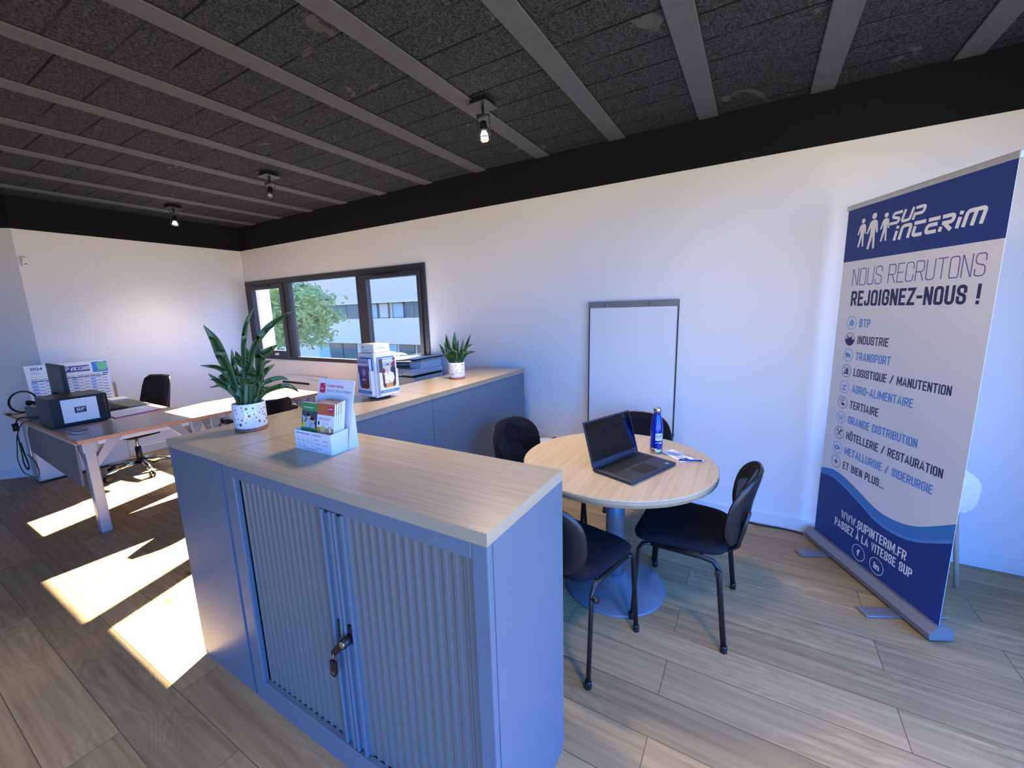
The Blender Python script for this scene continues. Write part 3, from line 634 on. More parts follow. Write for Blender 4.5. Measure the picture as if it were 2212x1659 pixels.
# ------------------------------------------------------------------ tambour cabinets (a counter in an L)
CH = 1.05
def cabinet(W, D, label, loc, rz, topmat, key):
    t = thing('tambour_cabinet', label, 'cabinet', loc, rz, 'grey counter cabinets')
    H1 = CH - .033; r = MB(); c = M['cab']
    r.box(0, .02, .04, .018, D, H1, c); r.box(W - .018, .02, .04, W, D, H1, c); r.box(.018, D - .015, .04, W - .018, D, H1, c)
    r.box(.018, .05, .06, W - .018, D - .015, .10, c); r.box(.018, .05, H1 - .03, W - .018, D - .015, H1, c)
    r.box(0.004, .006, 0, W - .004, D, .04, c)
    fx0, fx1 = .083, W - .05
    r.box(.010, 0, 0, fx0, .022, H1, c, .004); r.box(fx1, 0, 0, W - .002, .022, H1, c, .004); r.box(fx0, 0, H1 - .047, fx1, .022, H1, c, .002, 1); r.box(fx0, 0, 0, fx1, .022, .10, c, .002, 1)
    r.box(0, .008, 0, .010, .03, H1, c, .003)
    r.build('body', t)
    r = MB(); r.box(.001, -.003, H1, W - .001, D + .001, CH, topmat)
    r.box(0, -.004, H1, W, -.003, CH - .0004, M['edge_x']); r.box(0, D + .001, H1, W, D + .002, CH - .0004, M['edge_x']); r.box(0, -.003, H1, .001, D + .001, CH - .0004, M['edge_y']); r.box(W - .001, -.003, H1, W, D + .001, CH - .0004, M['edge_y'])
    r.build('top', t)
    xm = W * .5233
    def door(x0, x1, nm):
        n = max(4, round((x1 - x0) / .0335)); p = (x1 - x0) / n; pts = []
        for i in range(n):
            a = x0 + i * p
            for f, dz in ((0, -.0075), (.07, -.0075), (.12, -.0035), (.25, -.001), (.5, 0), (.75, -.001), (.88, -.0035), (.95, -.0075)):
                pts.append((a + f * p, .024 + dz))
        pts.append((x1, .0165))
        k = len(pts); vs = [(x, y, z) for z in (.10, H1 - .05) for x, y in pts]
        d_ = MB(); d_.add(vs, [(i, i + 1, k + i + 1, k + i) for i in range(k - 1)], M['slat'], False)
        d_.add([(x0, .034, .10), (x1, .034, .10), (x1, .034, H1 - .05), (x0, .034, H1 - .05)], [(0, 1, 2, 3)], M['slat'])
        return d_.build('tambour_door', t)
    sw = .054
    dl = door(fx0 + .020, xm - sw, 'l'); dr = door(xm + sw, fx1 - .001, 'r')
    for sgn, par in ((-1, dl), (1, dr)):
        s_ = MB(); a = xm + sgn * .003; b_ = xm + sgn * sw
        x0, x1 = min(a, b_), max(a, b_)
        s_.box(x0, .014, .105, x1, .03, H1 - .052, M['cab'], .002, 1)
        s_.box(x0, .002, .105, x0 + .012, .016, H1 - .052, M['cab'], .003); s_.box(x1 - .012, .002, .105, x1, .016, H1 - .052, M['cab'], .003)
        s_.box(x0 + .015, .010, H1 - .066, x1 - .015, .016, H1 - .052, M['dark'], .002, 1)
        s_.build('pull_stile', par)
    if key:
        zk = .53
        h = MB()
        for cx_ in (xm - .022, xm + .026): h.box(cx_ - .013, .006, zk - .01, cx_ + .013, .016, zk + .055, M['dark'], .006)
        h.tube([(xm + .026, .012, zk + .012), (xm + .026, -.022, zk + .012)], .015, M['dark'], 14); h.tube([(xm + .026, -.020, zk + .012), (xm + .026, -.026, zk + .012)], .011, M['chrome'], 14)
        h.prism([(xm + .032, -.012, zk + .020), (xm + .016, -.012, zk + .024), (xm - .038, -.012, zk - .040), (xm - .040, -.012, zk - .054), (xm - .026, -.012, zk - .056), (xm + .034, -.012, zk + .002)], (0, -.010, 0), M['dark'])
        ho = h.build('lock_handle', t)
        k_ = MB(); k_.tube([(xm - .030, -.020, zk - .048), (xm - .033, -.020, zk - .075)], .0025, M['chrome'], 6)
        k_.prism([(xm - .050, -.017, zk - .078), (xm - .020, -.017, zk - .072), (xm - .022, -.017, zk - .118), (xm - .032, -.017, zk - .134), (xm - .052, -.017, zk - .130)], (0, -.007, 0), M['dark'])
        k_.box(xm - .044, -.0245, zk - .123, xm - .030, -.0235, zk - .115, M['steel']); k_.build('key', ho)
    return t
cabinet(1.2025, .419, 'grey shutter cabinet nearest the camera, key hanging from its lock, brochure stand on top', (4.4995, -2.525, 0), 0, M['oakx'], True)
cabinet(1.192, .4275, 'grey cabinet at the left end of the counter, under the big spotted plant pot', (4.066, -1.333, 0), -PI / 2, M['oakx'], False)
cabinet(1.186, .4275, 'grey cabinet at the wall end of the counter, under the small plant pot', (4.066, -.144, 0), -PI / 2, M['oakx'], False)

# ------------------------------------------------------------------ round table and chairs
t = thing('round_table', 'round pale oak meeting table on a grey pedestal, laptop on top', 'table', (5.592, -1.131, 0))
r = MB(); r.lathe([(.49, .703), (.497, .706), (.4985, .709)], M['oakedge'], 96); r.lathe([(.4985, .709), (.4985, .735)], M['oakedge'], 96)
r.lathe([(.0001, .74), (.4955, .74), (.4985, .737), (.4985, .735)], M['oaky'], 96, smooth=False); r.lathe([(.0001, .703), (.49, .703)], M['oakedge'], 96); r.build('tabletop', t)
r = MB(); r.lathe([(.050, .06), (.050, .690)], M['cab'], 32); r.lathe([(.14, .690), (.14, .7029)], M['cab'], 32); r.build('column', t)
r = MB(); r.lathe([(.274, .0), (.276, .004), (.268, .011), (.19, .026), (.10, .046), (.062, .062), (.0501, .075)], M['cab'], 64); r.build('base', t)

def make_chair(label):
    """stackable visitor chair, local front is +y"""
    t = thing('visitor_chair', label, 'chair', (0, 0, 0), 0, 'black visitor chairs round the table')
    def seatf(u, v, top):
        # superellipse plan, waterfall front
        a = 2 * PI * u; s_ = v
        ex = .235 * math.copysign(abs(math.cos(a)) ** .42, math.cos(a)) * s_; ey = .215 * math.copysign(abs(math.sin(a)) ** .45, math.sin(a)) * s_
        ex *= 1 + .05 * (ey / .215)
        z = .455 - .012 * max(0, ey / .215) ** 2 - .008 * (1 - (ex / .24) ** 2)
        return (ex, ey + .01, z)
    r = MB(); nu, R_ = 40, [0.0, .4, .75, .93, 1.0]
    vs = [(0, .01, .452 + .018)]; fs = []
    rings = [(.4, .0195), (.75, .020), (.93, .014), (1.0, .0), (.985, -.016), (.90, -.024), (.5, -.026)]
    for s_, dz in rings:
        for i in range(nu):
            p = seatf(i / nu, s_, True); vs.append((p[0], p[1], p[2] + dz))
    for i in range(nu): fs.append((0, 1 + i, 1 + (i + 1) % nu))
    for k in range(len(rings) - 1):
        for i in range(nu): fs.append((1 + k * nu + i, 1 + (k + 1) * nu + i, 1 + (k + 1) * nu + (i + 1) % nu, 1 + k * nu + (i + 1) % nu))
    fs.append(tuple(1 + (len(rings) - 1) * nu + i for i in range(nu)))
    r.add(vs, fs, M['fabric'], True); r.build('seat', t)
    # backrest: curved superellipse shield
    def bk(a, s_, off):
        x = .228 * math.copysign(abs(math.cos(a)) ** .60, math.cos(a)) * s_
        h = .175 * math.copysign(abs(math.sin(a)) ** .70, math.sin(a)) * s_
        x *= 1 - .10 * max(0, h / .175) ** 2
        z = .630 + h; y = -.205 - .20 * (z - .49) - .045 + .070 * (abs(x) / .228) ** 2 + .015 * math.sin((z - .49) * 9)
        return (x, y + off, z)
    def shield(offs, m, name):
        q_ = MB(); vs = [bk(0, 0, offs[0][1])]; fs = []
        for s_, o in offs[1:]:
            for i in range(nu): vs.append(bk(2 * PI * i / nu, s_, o))
        for i in range(nu): fs.append((0, 1 + i, 1 + (i + 1) % nu))
        for k in range(len(offs) - 2):
            for i in range(nu): fs.append((1 + k * nu + i, 1 + (k + 1) * nu + i, 1 + (k + 1) * nu + (i + 1) % nu, 1 + k * nu + (i + 1) % nu))
        fs.append(tuple(1 + (len(offs) - 2) * nu + i for i in range(nu)))
        q_.add(vs, fs, m, True); return q_.build(name, t)
    shield([(0, .020), (.4, .020), (.8, .019), (.95, .012), (.985, .003), (.9, -.002)], M['fabric'], 'backrest')
    shield([(0, -.018), (.35, -.018), (.75, -.016), (.93, -.011), (1.0, .0), (.995, .005), (.96, .004)], M['shell'], 'back_shell')
    for sx_ in (-1, 1):
        X = lambda v: sx_ * v
        q_ = MB(); q_.tube([(X(.247), .200, .012), (X(.238), .183, .30), (X(.236), .178, .385), (X(.233), .160, .418), (X(.232), .12, .427)], .0125, M['tube'], 10, flat=.75)
        q_.lathe([(.014, 0), (.016, .004), (.015, .03), (.013, .035)], M['shell'], 10, (X(.247), .200, 0)); q_.build('leg', t)
        q_ = MB(); q_.tube([(X(.232), .12, .427), (X(.232), -.10, .427), (X(.233), -.150, .420), (X(.236), -.172, .392), (X(.240), -.180, .33), (X(.250), -.215, .012)], .0125, M['tube'], 10, flat=.75)
        q_.lathe([(.014, 0), (.016, .004), (.015, .03), (.013, .035)], M['shell'], 10, (X(.250), -.215, 0)); q_.build('leg', t)
    q_ = MB(); q_.tube([(-.232, .10, .425), (.232, .10, .425)], .010, M['tube'], 8); q_.tube([(-.232, -.10, .425), (.232, -.10, .425)], .010, M['tube'], 8); q_.build('seat_frame', t)
    for sx_ in (-1, 1):
        q_ = MB(); q_.tube([(sx_ * .115, .05, .423), (sx_ * .115, -.15, .421), (sx_ * .120, -.205, .430), (sx_ * .130, -.238, .465), (sx_ * .135, -.255, .56), (sx_ * .135, -.272, .64)], .010, M['tube'], 8, flat=1.3)
        q_.build('back_support', t)
    for sx_ in (-1, 1):
        q_ = MB(); q_.tube([(sx_ * .238, -.172, .385), (sx_ * .268, -.172, .385)], .012, M['shell'], 10); q_.build('link_knob', t)
    return t
chR = make_chair('black chair on the right of the round table, backrest and front-left legs in full view')
chR.location = (5.955, -1.115, 0); chR.rotation_euler = (0, 0, PI / 2 - .03)
dup(chR, (5.50, -1.565, 0), -.24, 'black chair half hidden behind the front cabinet, back turned to the camera')
dup(chR, (5.02, -.905, 0), -1.80, 'black chair between the blue-lit cabinet backs and the round table')
dup(chR, (5.515, -.585, 0), PI - .08, 'black chair behind the round table, in front of the flip chart')

# ------------------------------------------------------------------ desks at the back
def desk_leg(parent, x, y, ax, ay, h=.705):
    """post with two slanting gussets; ax, ay point inwards"""
    r = MB(); r.box(x - .037, y - .030, .004, x + .037, y + .030, h - .07, M['alu'], .006)
    r.box(x - .038, y - .031, 0, x + .038, y + .031, .012, M['grey'], .003)
    r.box(x - .05, y - .04, h - .08, x + .05, y + .04, h, M['alu'], .006)
    if ax: r.prism([(x + ax * .04, y - .022, h - .13), (x + ax * .04, y - .022, h - .20), (x + ax * .22, y - .022, h), (x + ax * .13, y - .022, h)], (0, .044, 0), M['alu'])
    if ay: r.prism([(x - .022, y + ay * .03, h - .13), (x - .022, y + ay * .03, h - .20), (x - .022, y + ay * .20, h), (x - .022, y + ay * .11, h)], (.044, 0, 0), M['alu'])
    return r.build('leg', parent)
def desk(label, loc, W, D, wide):
    t = thing('office_desk', label, 'desk', loc, 0, 'wooden office desks')
    r = MB(); r.box(0.002, .002, .709, W - .002, D - .002, .735, M['desk'], .002, 1); r.build('desktop', t)
    r = MB(); r.box(W - .002, 0, .709, W, D, .7352, M['deskedge']); r.box(0, 0, .709, .002, D, .7352, M['deskedge']); r.box(.002, 0, .709, W - .002, .002, .7352, M['deskedge']); r.box(.002, D - .002, .709, W - .002, D, .7352, M['deskedge'])
    r.build('edge_strip', t)
    for x, ax in (((W - .10, -1),) if wide else ((.09, 1), (W - .10, -1))):
        for y, ay in ((.07, 1), (D - .07, -1)): desk_leg(t, x, y, ax, ay)
    r = MB()
    for y in (.07, D - .07): r.box(.14, y - .02, .665, W - .15, y + .02, .705, M['wmetal'], .003)
    for x in ((W - .10,) if wide else (.09, W - .10)): r.box(x - .02, .11, .665, x + .02, D - .11, .705, M['wmetal'], .003)
    r.build('rail', t)
    if wide:
        r = MB(); r.prism([(.61, .012, .445), (W - .17, .012, .36), (W - .13, .012, .70), (.61, .012, .70)], (0, .014, 0), M['grey']); r.build('modesty_panel', t)
        r = MB(); r.box(.60, .004, .690, W - .08, .011, .708, M['cream'], .002, 1); r.prism([(.61, .004, .69), (.61, .004, .40), (.625, .004, .40), (.635, .004, .60), (.73, .004, .69)], (0, .006, 0), M['cream']); r.build('panel_rail', t)
    return t
desk('wooden desk at the far left carrying a black computer tower, monitor and papers', (.12, -2.39, 0), 2.055, .803, True)
desk('sunlit wooden return desk behind the big plant, at right angles to the cluttered desk', (1.52, -1.583, 0), .655, 1.08, False)

t = thing('low_cabinet', 'low white cabinet on the floor under the left end of the cluttered desk', 'cabinet', (.025, -2.29, 0))
solid('body', M['lgrey'], t, (0, 0, .02, .195, .70, .7085), b=.004); solid('plinth', M['dark'], t, (.01, .01, 0, .185, .69, .02))
solid('door', M['wmetal'], t, (.1955, .012, .035, .203, .345, .695), (.1955, .355, .035, .203, .688, .695), b=.003)

def office_chair(label, loc, rz, arms, zb=.56, hb=.40):
    t = thing('swivel_chair', label, 'chair', loc, rz, 'black swivel chairs at the desks')
    r = MB(); r.box(-.23, -.22, .42, .23, .24, .485, M['fabric'], .045, 4); r.build('seat', t)
    r = MB(); r.box(-.16, -.14, .385, .16, .14, .42, M['shell'], .012); r.tube([(.16, .02, .40), (.25, .02, .39)], .008, M['shell'], 8); r.build('mechanism', t)
    r = MB()
    def bkf(u, v, o=0.0):
        z = zb + hb * v; x = (u - .5) * (.44 - .07 * v); y = -.235 - .10 * v + .22 * (u - .5) ** 2 - .012 + o
        return (x, y, z)
    k = 9; pts = [(i / (k - 1), j / (k - 1)) for i in range(k) for j in range(k)]
    r.grid(lambda u, v: bkf(.5 + (u - .5) * (1 - .25 * abs(2 * v - 1) ** 6), v, .016), k, k, M['matte_black']); r.build('backrest', t)
    r = MB(); r.grid(lambda u, v: bkf(.5 + (u - .5) * (1.0 - .25 * abs(2 * v - 1) ** 6), v, -.014), k, k, M['shell'])
    rim = [bkf(u, v) for u, v in [(.02, .12), (.0, .3), (0, .7), (.02, .92), (.12, 1), (.5, 1.0), (.88, 1), (.98, .92), (1, .7), (1, .3), (.98, .12), (.88, 0), (.5, 0), (.12, 0)]]
    r.tube(rim, .016, M['shell'], 10, closed=True); r.build('back_frame', t)
    r = MB(); r.tube([(0, -.10, .40), (0, -.22, .40), (0, -.29, .44), (0, -.275, .54)], .022, M['shell'], 10, flat=1.6); r.build('back_support', t)
    r = MB(); r.tube([(0, 0, .20), (0, 0, .385)], .014, M['chrome'], 14); r.tube([(0, 0, .09), (0, 0, .27)], .026, M['shell'], 16); r.build('gas_lift', t)
    for i in range(5):
        a = 2 * PI * i / 5 + .35; d_ = Vector((math.cos(a), math.sin(a), 0))
        r = MB(); r.tube([d_ * .02 + Vector((0, 0, .115)), d_ * .15 + Vector((0, 0, .105)), d_ * .31 + Vector((0, 0, .078))], [.030, .024, .017], M['chrome'], 12); lg = r.build('leg', t)
        r = MB(); c = d_ * .30; p = Vector((-d_.y, d_.x, 0))
        for s_ in (-1, 1):
            o = c + p * .016 * s_; r.tube([o - p * .009 + Vector((0, 0, .028)), o + p * .009 + Vector((0, 0, .028))], .028, M['shell'], 16)
        r.tube([c + Vector((0, 0, .03)), c + Vector((0, 0, .08))], .010, M['shell'], 8); r.build('caster', lg)
    if arms:
        for s_ in (-1, 1):
            r = MB(); r.tube([(s_ * .24, .0, .44), (s_ * .30, .0, .46), (s_ * .31, -.02, .615)], .016, M['shell'], 10, flat=1.6); r.box(s_ * .31 - .035, -.16, .615, s_ * .31 + .035, .12, .65, M['shell'], .014, 3); r.build('armrest', t)
    return t
office_chair('black swivel chair with polished star base, tucked under the cluttered desk', (.74, -1.665, 0), PI + .22, False)
office_chair('black swivel chair with armrests, half hidden behind the big spotted plant pot', (2.02, -1.115, 0), PI / 2, True, .50, .285)

# on the cluttered desk
ZD = .7353
t = thing('computer_tower', 'black computer tower on the desk with a white sheet taped on its side', 'computer', (1.36, -2.20, ZD))
r = MB(); r.box(-.17, -.168, .006, .17, .160, .232, M['dark'], .005); [r.box(x, y, 0, x + .03, y + .03, .008, M['matte_black']) for x in (-.15, .12) for y in (-.15, .11)]; r.build('case', t)
r = MB(); r.box(-.165, .160, .008, .165, .176, .230, M['matte_black'], .004); [r.box(.150, .1765, .03 + .022 * i, .166, .1785, .044 + .022 * i, M['steel'], .001, 1) for i in range(8)]; r.build('front_bezel', t)
r = MB(); r.box(.1702, -.100, .030, .1710, .108, .215, M['paper']); d = D2(r, (.1710, -.100, .030), (0, 1, 0), (0, 0, 1))
d.rect(.070, .070, .138, .118, M['tblack'], 1); logo_word(d, 'SUP', .078, .126, .088, .022, M['pwhite'], 2); d.rect(.080, .078, .128, .083, M['tgrey'], 2)
r.build('taped_sheet', t, 'white sheet with a small black SUP emblem')
t = thing('monitor', 'black computer monitor seen edge on, behind the computer tower', 'monitor', (.93, -2.175, ZD), -.015)
r = MB(); r.box(-.25, 0.002, .13, .25, .022, .462, M['dark'], .004); r.prism([(-.15, 0, .19), (.25, 0, .14), (.25, 0, .455), (-.15, 0, .42)], (0, -.012, 0), M['shell']); r.box(-.24, .0222, .145, .24, .024, .452, M['screen']); r.build('housing', t)
r = MB(); r.box(-.03, -.04, .01, .03, -.015, .22, M['dark'], .005); r.lathe([(.0001, 0), (.10, 0), (.10, .008), (.03, .014), (.0001, .014)], M['dark'], 28, (0, -.02, 0)); r.build('stand', t)

t = thing('wall_calendar', 'large 2024 planning calendar propped upright behind the monitor', 'calendar', (.43, -2.252, ZD))
lean = Vector((-.10, 0, 1)).normalized()
r = MB(); r.prism([(0, 0, 0), (0, .575, 0), Vector((0, .575, 0)) + lean * .432, lean * .432], (-.003, 0, 0), M['paper'])
d = D2(r, (0, 0, 0), (0, 1, 0), lean)
d.text('2024', .035, .115, .385, .026, M['tnavy'], 1, .02)
for i in range(3): figure(d, .150 + .020 * i, .335 if i == 1 else .342, .060 if i == 1 else .052, M['navy'], 1)
d.rect(.205, .335, .435, .395, M['navy'], 1); logo_word(d, 'SUP', .215, .285, .352, .034, M['pwhite'], 2); logo_word(d, 'INTERIM', .296, .428, .350, .034, M['pwhite'], 2); d.rect(.215, .341, .425, .345, M['mblue'], 2)
d.rect(.455, .315, .570, .420, M['mapblue'], 1)
d.poly([(.495, .330), (.540, .325), (.565, .350), (.568, .400), (.540, .416), (.515, .418), (.488, .404), (.494, .372)], M['mapgreen'], 2)
d.rect(.035, .350, .095, .354, M['tgrey'], 1); d.rect(.045, .362, .08, .366, M['tgrey'], 1)
d.rect(.03, .320, .11, .322, M['tgrey'], 1)
d.text('Retrouvez toutes nos offres sur', .03, .32, .292, .012, M['tnavy'], 1, .01); d.text('www.supinterim.fr', .335, .50, .292, .012, M['navy'], 1, .02)
for k in range(2): d.rect(.525 + .022 * k, .292, .541 + .022 * k, .306, M['navy'], 1)
for cx_ in range(12):
    x = .025 + cx_ * .0442; d.rect(x, .276, x + .041, .285, M['navy'], 1)
    for cy in range(9):
        y = .262 - cy * .030 - (.011 if cx_ % 2 else 0)
        d.rect(x, y, x + .038, y + .0045, M['navy'], 1)
    if cx_ % 3 == 0: d.rect(x, .0, x + .041, .274, M['bluepaper'], .5)
r.build('printed_sheet', t)
r = MB(); r.prism([(-.006, .20, .002), (-.006, .38, .002), (-.03, .38, .24), (-.03, .20, .24)], (-.004, 0, 0), M['kraft']); r.prism([(-.03, .24, .23), (-.03, .34, .23), (-.11, .34, .001), (-.11, .24, .001)], (-.003, 0, 0), M['kraft']); r.build('easel_back', t)

t = thing('cardboard_box', 'small open brown cardboard box on the desk behind the papers', 'box', (.20, -1.87, ZD))
r = MB(); [r.box(*b_, M['kraft']) for b_ in ((0, 0, 0, .20, .225, .004), (0, 0, .004, .004, .225, .17), (.196, 0, .004, .20, .225, .185), (.004, 0, .004, .196, .004, .175), (.004, .221, .004, .196, .225, .175))]; r.build('box_body', t)
r = MB(); r.prism([(.198, .002, .185), (.198, .223, .185), (.150, .215, .200), (.150, .03, .205)], (0, 0, .003), M['kraft']); r.build('flap', t)
t = thing('desk_phone', 'dark office telephone on the desk between headset and monitor', 'telephone', (.72, -2.30, ZD), .5)
r = MB(); r.prism([(-.09, 0, .0), (.09, 0, .0), (.09, 0, .045), (-.09, 0, .09)], (0, .17, 0), M['grey']); d = D2(r, (.0, .06, .0), (0, 1, 0), (-.9, 0, .22)); r.build('base', t)
r = MB(); r.prism([(-.05, .065, .0835), (.0, .065, .0715), (.0, .155, .0715), (-.05, .155, .0835)], (0.001, 0, .003), M['wdark']); r.build('display', t)
r = MB(); r.tube([(-.075, .028, .12), (-.04, .028, .125), (.05, .028, .102), (.085, .028, .085)], [.026, .015, .015, .026], M['matte_black'], 10); r.build('handset', t)
t = thing('headset', 'black headset lying at the left end of the cluttered desk', 'headset', (.47, -2.315, ZD))
r = MB(); r.tube([(.10 * math.sin(a) * .3, .085 * math.cos(a), .118 + .098 * math.sin(a)) for a in [PI * .0 + i * .27 for i in range(22)]], .005, M['dark'], 8, flat=1.6); r.build('headband', t)
for y, z in ((.085, .075), (.045, .032)):
    r = MB(); r.tube([(-.01, y, z), (.02, y + .012, z), (.03, y + .015, z)], [.030, .034, .026], M['matte_black'], 18); r.build('ear_cup', t)
r = MB(); r.tube([(.0, .04, .02), (-.02, -.03, .012), (-.01, -.09, .018)], .0035, M['dark'], 8); r.tube([(-.01, -.085, .018), (-.008, -.11, .022)], .009, M['matte_black'], 8); r.build('microphone', t)
def sheet(name, label, cat, corners, z, th, m, group=None, extra=None):
    r = MB(); r.prism([(x, y, z) for x, y in corners], (0, 0, th), m)
    if extra: extra(r, z + th)
    return tag(r.build(name), label, cat, group)
def lines(n, m):
    def f(r, z):
        xs = [q_[0] for q_ in f.c]; ys = [q_[1] for q_ in f.c]; d_ = D2(r, (min(xs), min(ys), z), (1, 0, 0), (0, 1, 0), .0004)
        W_, H_ = max(xs) - min(xs), max(ys) - min(ys)
        for i in range(n): d_.rect(W_ * .2, H_ * (.2 + .6 * i / n), W_ * (.55 + .2 * ((i * 7) % 3) / 3), H_ * (.2 + .6 * i / n) + .004, m)
    return f
lf = lines(8, M['tgrey']); lf.c = [(1.2, -1.99), (1.5, -1.70)]
sheet('red_folder', 'thin red folder under the blue-white document, right of the computer tower', 'folder', [(1.17, -2.005), (1.535, -2.005), (1.490, -1.655), (1.13, -1.655)], ZD, .004, M['red'])
sheet('document', 'bright blue-white document lying in the red folder beside the computer tower', 'paper', [(1.18, -2.0), (1.52, -2.0), (1.470, -1.675), (1.14, -1.672)], ZD + .0045, .004, M['bluepaper'], None, lf)
sheet('grey_folder', 'grey-green folder lying flat behind the keyboard', 'folder', [(.62, -1.785), (1.09, -1.770), (1.08, -1.61), (.63, -1.60)], ZD, .012, M['greenpad'])
t = thing('keyboard', 'black keyboard on the desk, its end showing right of the computer tower', 'keyboard', (.70, -1.945, ZD), .03)
r = MB(); r.prism([(0, 0, 0), (.44, 0, 0), (.44, 0, .026), (0, 0, .026)], (0, .135, -.0), M['dark']); r.build('body', t)
r = MB(); [r.box(.012 + .0262 * i, .010 + .0235 * j, .026, .034 + .0262 * i, .029 + .0235 * j, .031, M['key'], .002, 1) for i in range(16) for j in range(5)]; r.build('keys', t)
for k, (x, y, hh) in enumerate(((.40, -1.745, .022), (.42, -1.75, .018))):
    pass
t = tag(MB().box(.415, -1.755, ZD, .605, -1.615, ZD + .03, M['paper'], .002, 1).build('paper_stack'), 'stack of white paper on the far end of the cluttered desk', 'paper')
for k, (dx, dy, rz, m) in enumerate(((0, 0, .1, 'paper'), (.012, -.004, -.06, 'bluepaper'), (-.006, .006, .22, 'brown'))):
    r = MB(); r.box(-.085, -.030, 0, .085, .030, .0045, M[m], .001, 1); o = r.build('leaflet'); o.location = (1.80 + dx, -2.305 + dy, ZD + .005 * k); o.rotation_euler = (0, 0, rz)
    tag(o, ['white leaflet at the bottom of the small pile in front of the computer tower', 'pale blue leaflet in the middle of the small pile in front of the computer tower', 'dark red leaflet on top of the small pile in front of the computer tower'][k], 'leaflet', 'leaflets before the tower')
lf = lines(6, M['tgrey']); lf.c = [(1.66, -1.40), (1.98, -1.1)]
sheet('document', 'white document lying in the sun on the return desk', 'paper', [(1.64, -1.41), (1.99, -1.40), (2.0, -1.12), (1.66, -1.13)], ZD, .004, M['paper'], None, None)
r = MB()
r.tube(curve([(1.18, -2.30, .80), (1.0, -2.36, .775), (.80, -2.405, .760), (.72, -2.425, .70), (.715, -2.43, .60), (.72, -2.43, .45), (.70, -2.43, .34), (.80, -2.43, .30), (.86, -2.43, .36), (.80, -2.43, .45), (.76, -2.43, .54)]), .0055, M['cable'], 8)
r.tube([(.715, -2.43, .705), (.72, -2.43, .64)], .019, M['cable'], 8); r.tube([(.72, -2.432, .64), (.725, -2.432, .61)], .014, M['cream'], 8)
tag(r.build('power_cable'), 'thick black power cable with plug hanging off the left end of the cluttered desk', 'cable', 'loose cables under the desk')
r = MB(); r.tube(curve([(1.18, -2.32, .79), (1.02, -2.39, .756), (.90, -2.42, .72), (.80, -2.443, .62), (.70, -2.448, .48), (.62, -2.448, .36), (.72, -2.448, .27), (.95, -2.448, .28), (1.15, -2.448, .30), (1.28, -2.448, .36), (1.22, -2.448, .45), (1.02, -2.448, .48)]), .0035, M['cable'], 8)
tag(r.build('signal_cable'), 'thin black cable looping below the left end of the cluttered desk', 'cable', 'loose cables under the desk')
t = thing('power_strip', 'white power strip on the floor left of the low white cabinet', 'power strip', (-.27, -2.31, 0), .85)
solid('body', M['white'], t, (-.10, -.028, 0, .10, .028, .04), b=.008)
r = MB(); [r.lathe([(.019, .040), (.019, .043), (.015, .043), (.015, .0405), (.0001, .0405)], M['lgrey'], 18, (x, 0, 0)) for x in (-.065, 0, .065)]; r.build('socket', t)
r = MB(); r.tube([(-.10, 0, .02), (-.2, .02, .006), (-.32, .03, .006)], .004, M['wcable'], 8); r.build('lead', t)

# motion sensor high on the back wall
t = thing('motion_sensor', 'small white motion sensor high on the back wall beside the left corner', 'sensor', (.0, -2.02, 2.10))
r = MB(); r.box(.0005, -.024, .0, .030, .024, .095, M['white'], .008, 3); r.build('housing', t); solid('lens', M['white'], t, (.0302, -.018, .046, .038, .018, .088), b=.006)
solid('indicator', M['matte_black'], t, (.0302, -.008, .022, .0325, .008, .030), b=.001)

# convector under the window
t = thing('convector_heater', 'white wall convector heater with a dark outlet slot, under the window', 'heater', (.79, -.014, .30))
r = MB(); r.box(0, -.10, 0, .82, 0, .44, M['white'], .008); r.prism([(0.004, 0, .44), (.816, 0, .44), (.816, -.02, .49), (.004, -.02, .49)], (0, -.02, 0), M['white']); r.build('casing', t)
r = MB(); r.box(.03, -.103, .395, .60, -.1, .420, M['matte_black']); r.build('outlet_grille', t); solid('wall_bracket', M['lgrey'], t, (.1, 0, .1, .7, .0135, .3))

# multifunction copier behind the counter
t = thing('photocopier', 'white office photocopier behind the counter, in front of the window end', 'photocopier', (2.93, -.44, 0))
solid('cabinet', M['white'], t, (0, .02, .03, .56, .41, .72), b=.008)
r = MB(); r.box(0, 0, .722, .565, .41, .955, M['white'], .010); r.box(.02, -.02, .74, .36, 0, .93, M['white'], .006); r.build('print_unit', t)
solid('gap_strip', M['matte_black'], t, (.008, .008, .955, .557, .40, .977))
r = MB(); r.box(-.005, -.03, .977, .575, .41, 1.02, M['white'], .010); r.box(.30, -.02, 1.02, .57, .10, 1.036, M['white'], .006); r.build('scanner', t)
r = MB(); r.prism([(.05, -.045, 1.02), (.50, -.045, 1.02), (.50, -.085, .985), (.05, -.085, .985)], (0, 0, .012), M['white']); r.build('control_panel', t)
r = MB(); r.box(.42, .10, 1.02, .565, .40, 1.095, M['white'], .008); r.prism([(-.02, .10, 1.035), (.42, .10, 1.055), (.42, .39, 1.055), (-.02, .39, 1.035)], (0, 0, .012), M['lgrey']); r.build('document_feeder', t)
r = MB(); r.prism([(-.04, -.06, 1.085), (.60, -.01, 1.120), (.60, .40, 1.120), (-.04, .40, 1.085)], (0, 0, .010), M['dark']); r.prism([(-.02, -.045, 1.0965), (.585, .004, 1.1305), (.585, .385, 1.1305), (-.02, .385, 1.0965)], (0, 0, .003), M['white']); r.box(.50, .12, 1.09, .56, .39, 1.118, M['lgrey'], .004); r.build('lid', t)
r = MB()
for k, z in enumerate((.78, .70)): r.prism([(.08 - .02 * k, -.06, z), (.40, -.06, z), (.40, -.02, z + .06), (.08 - .02 * k, -.02, z + .06)], (0, 0, .010), M['lgrey'])
r.build('output_tray', t)
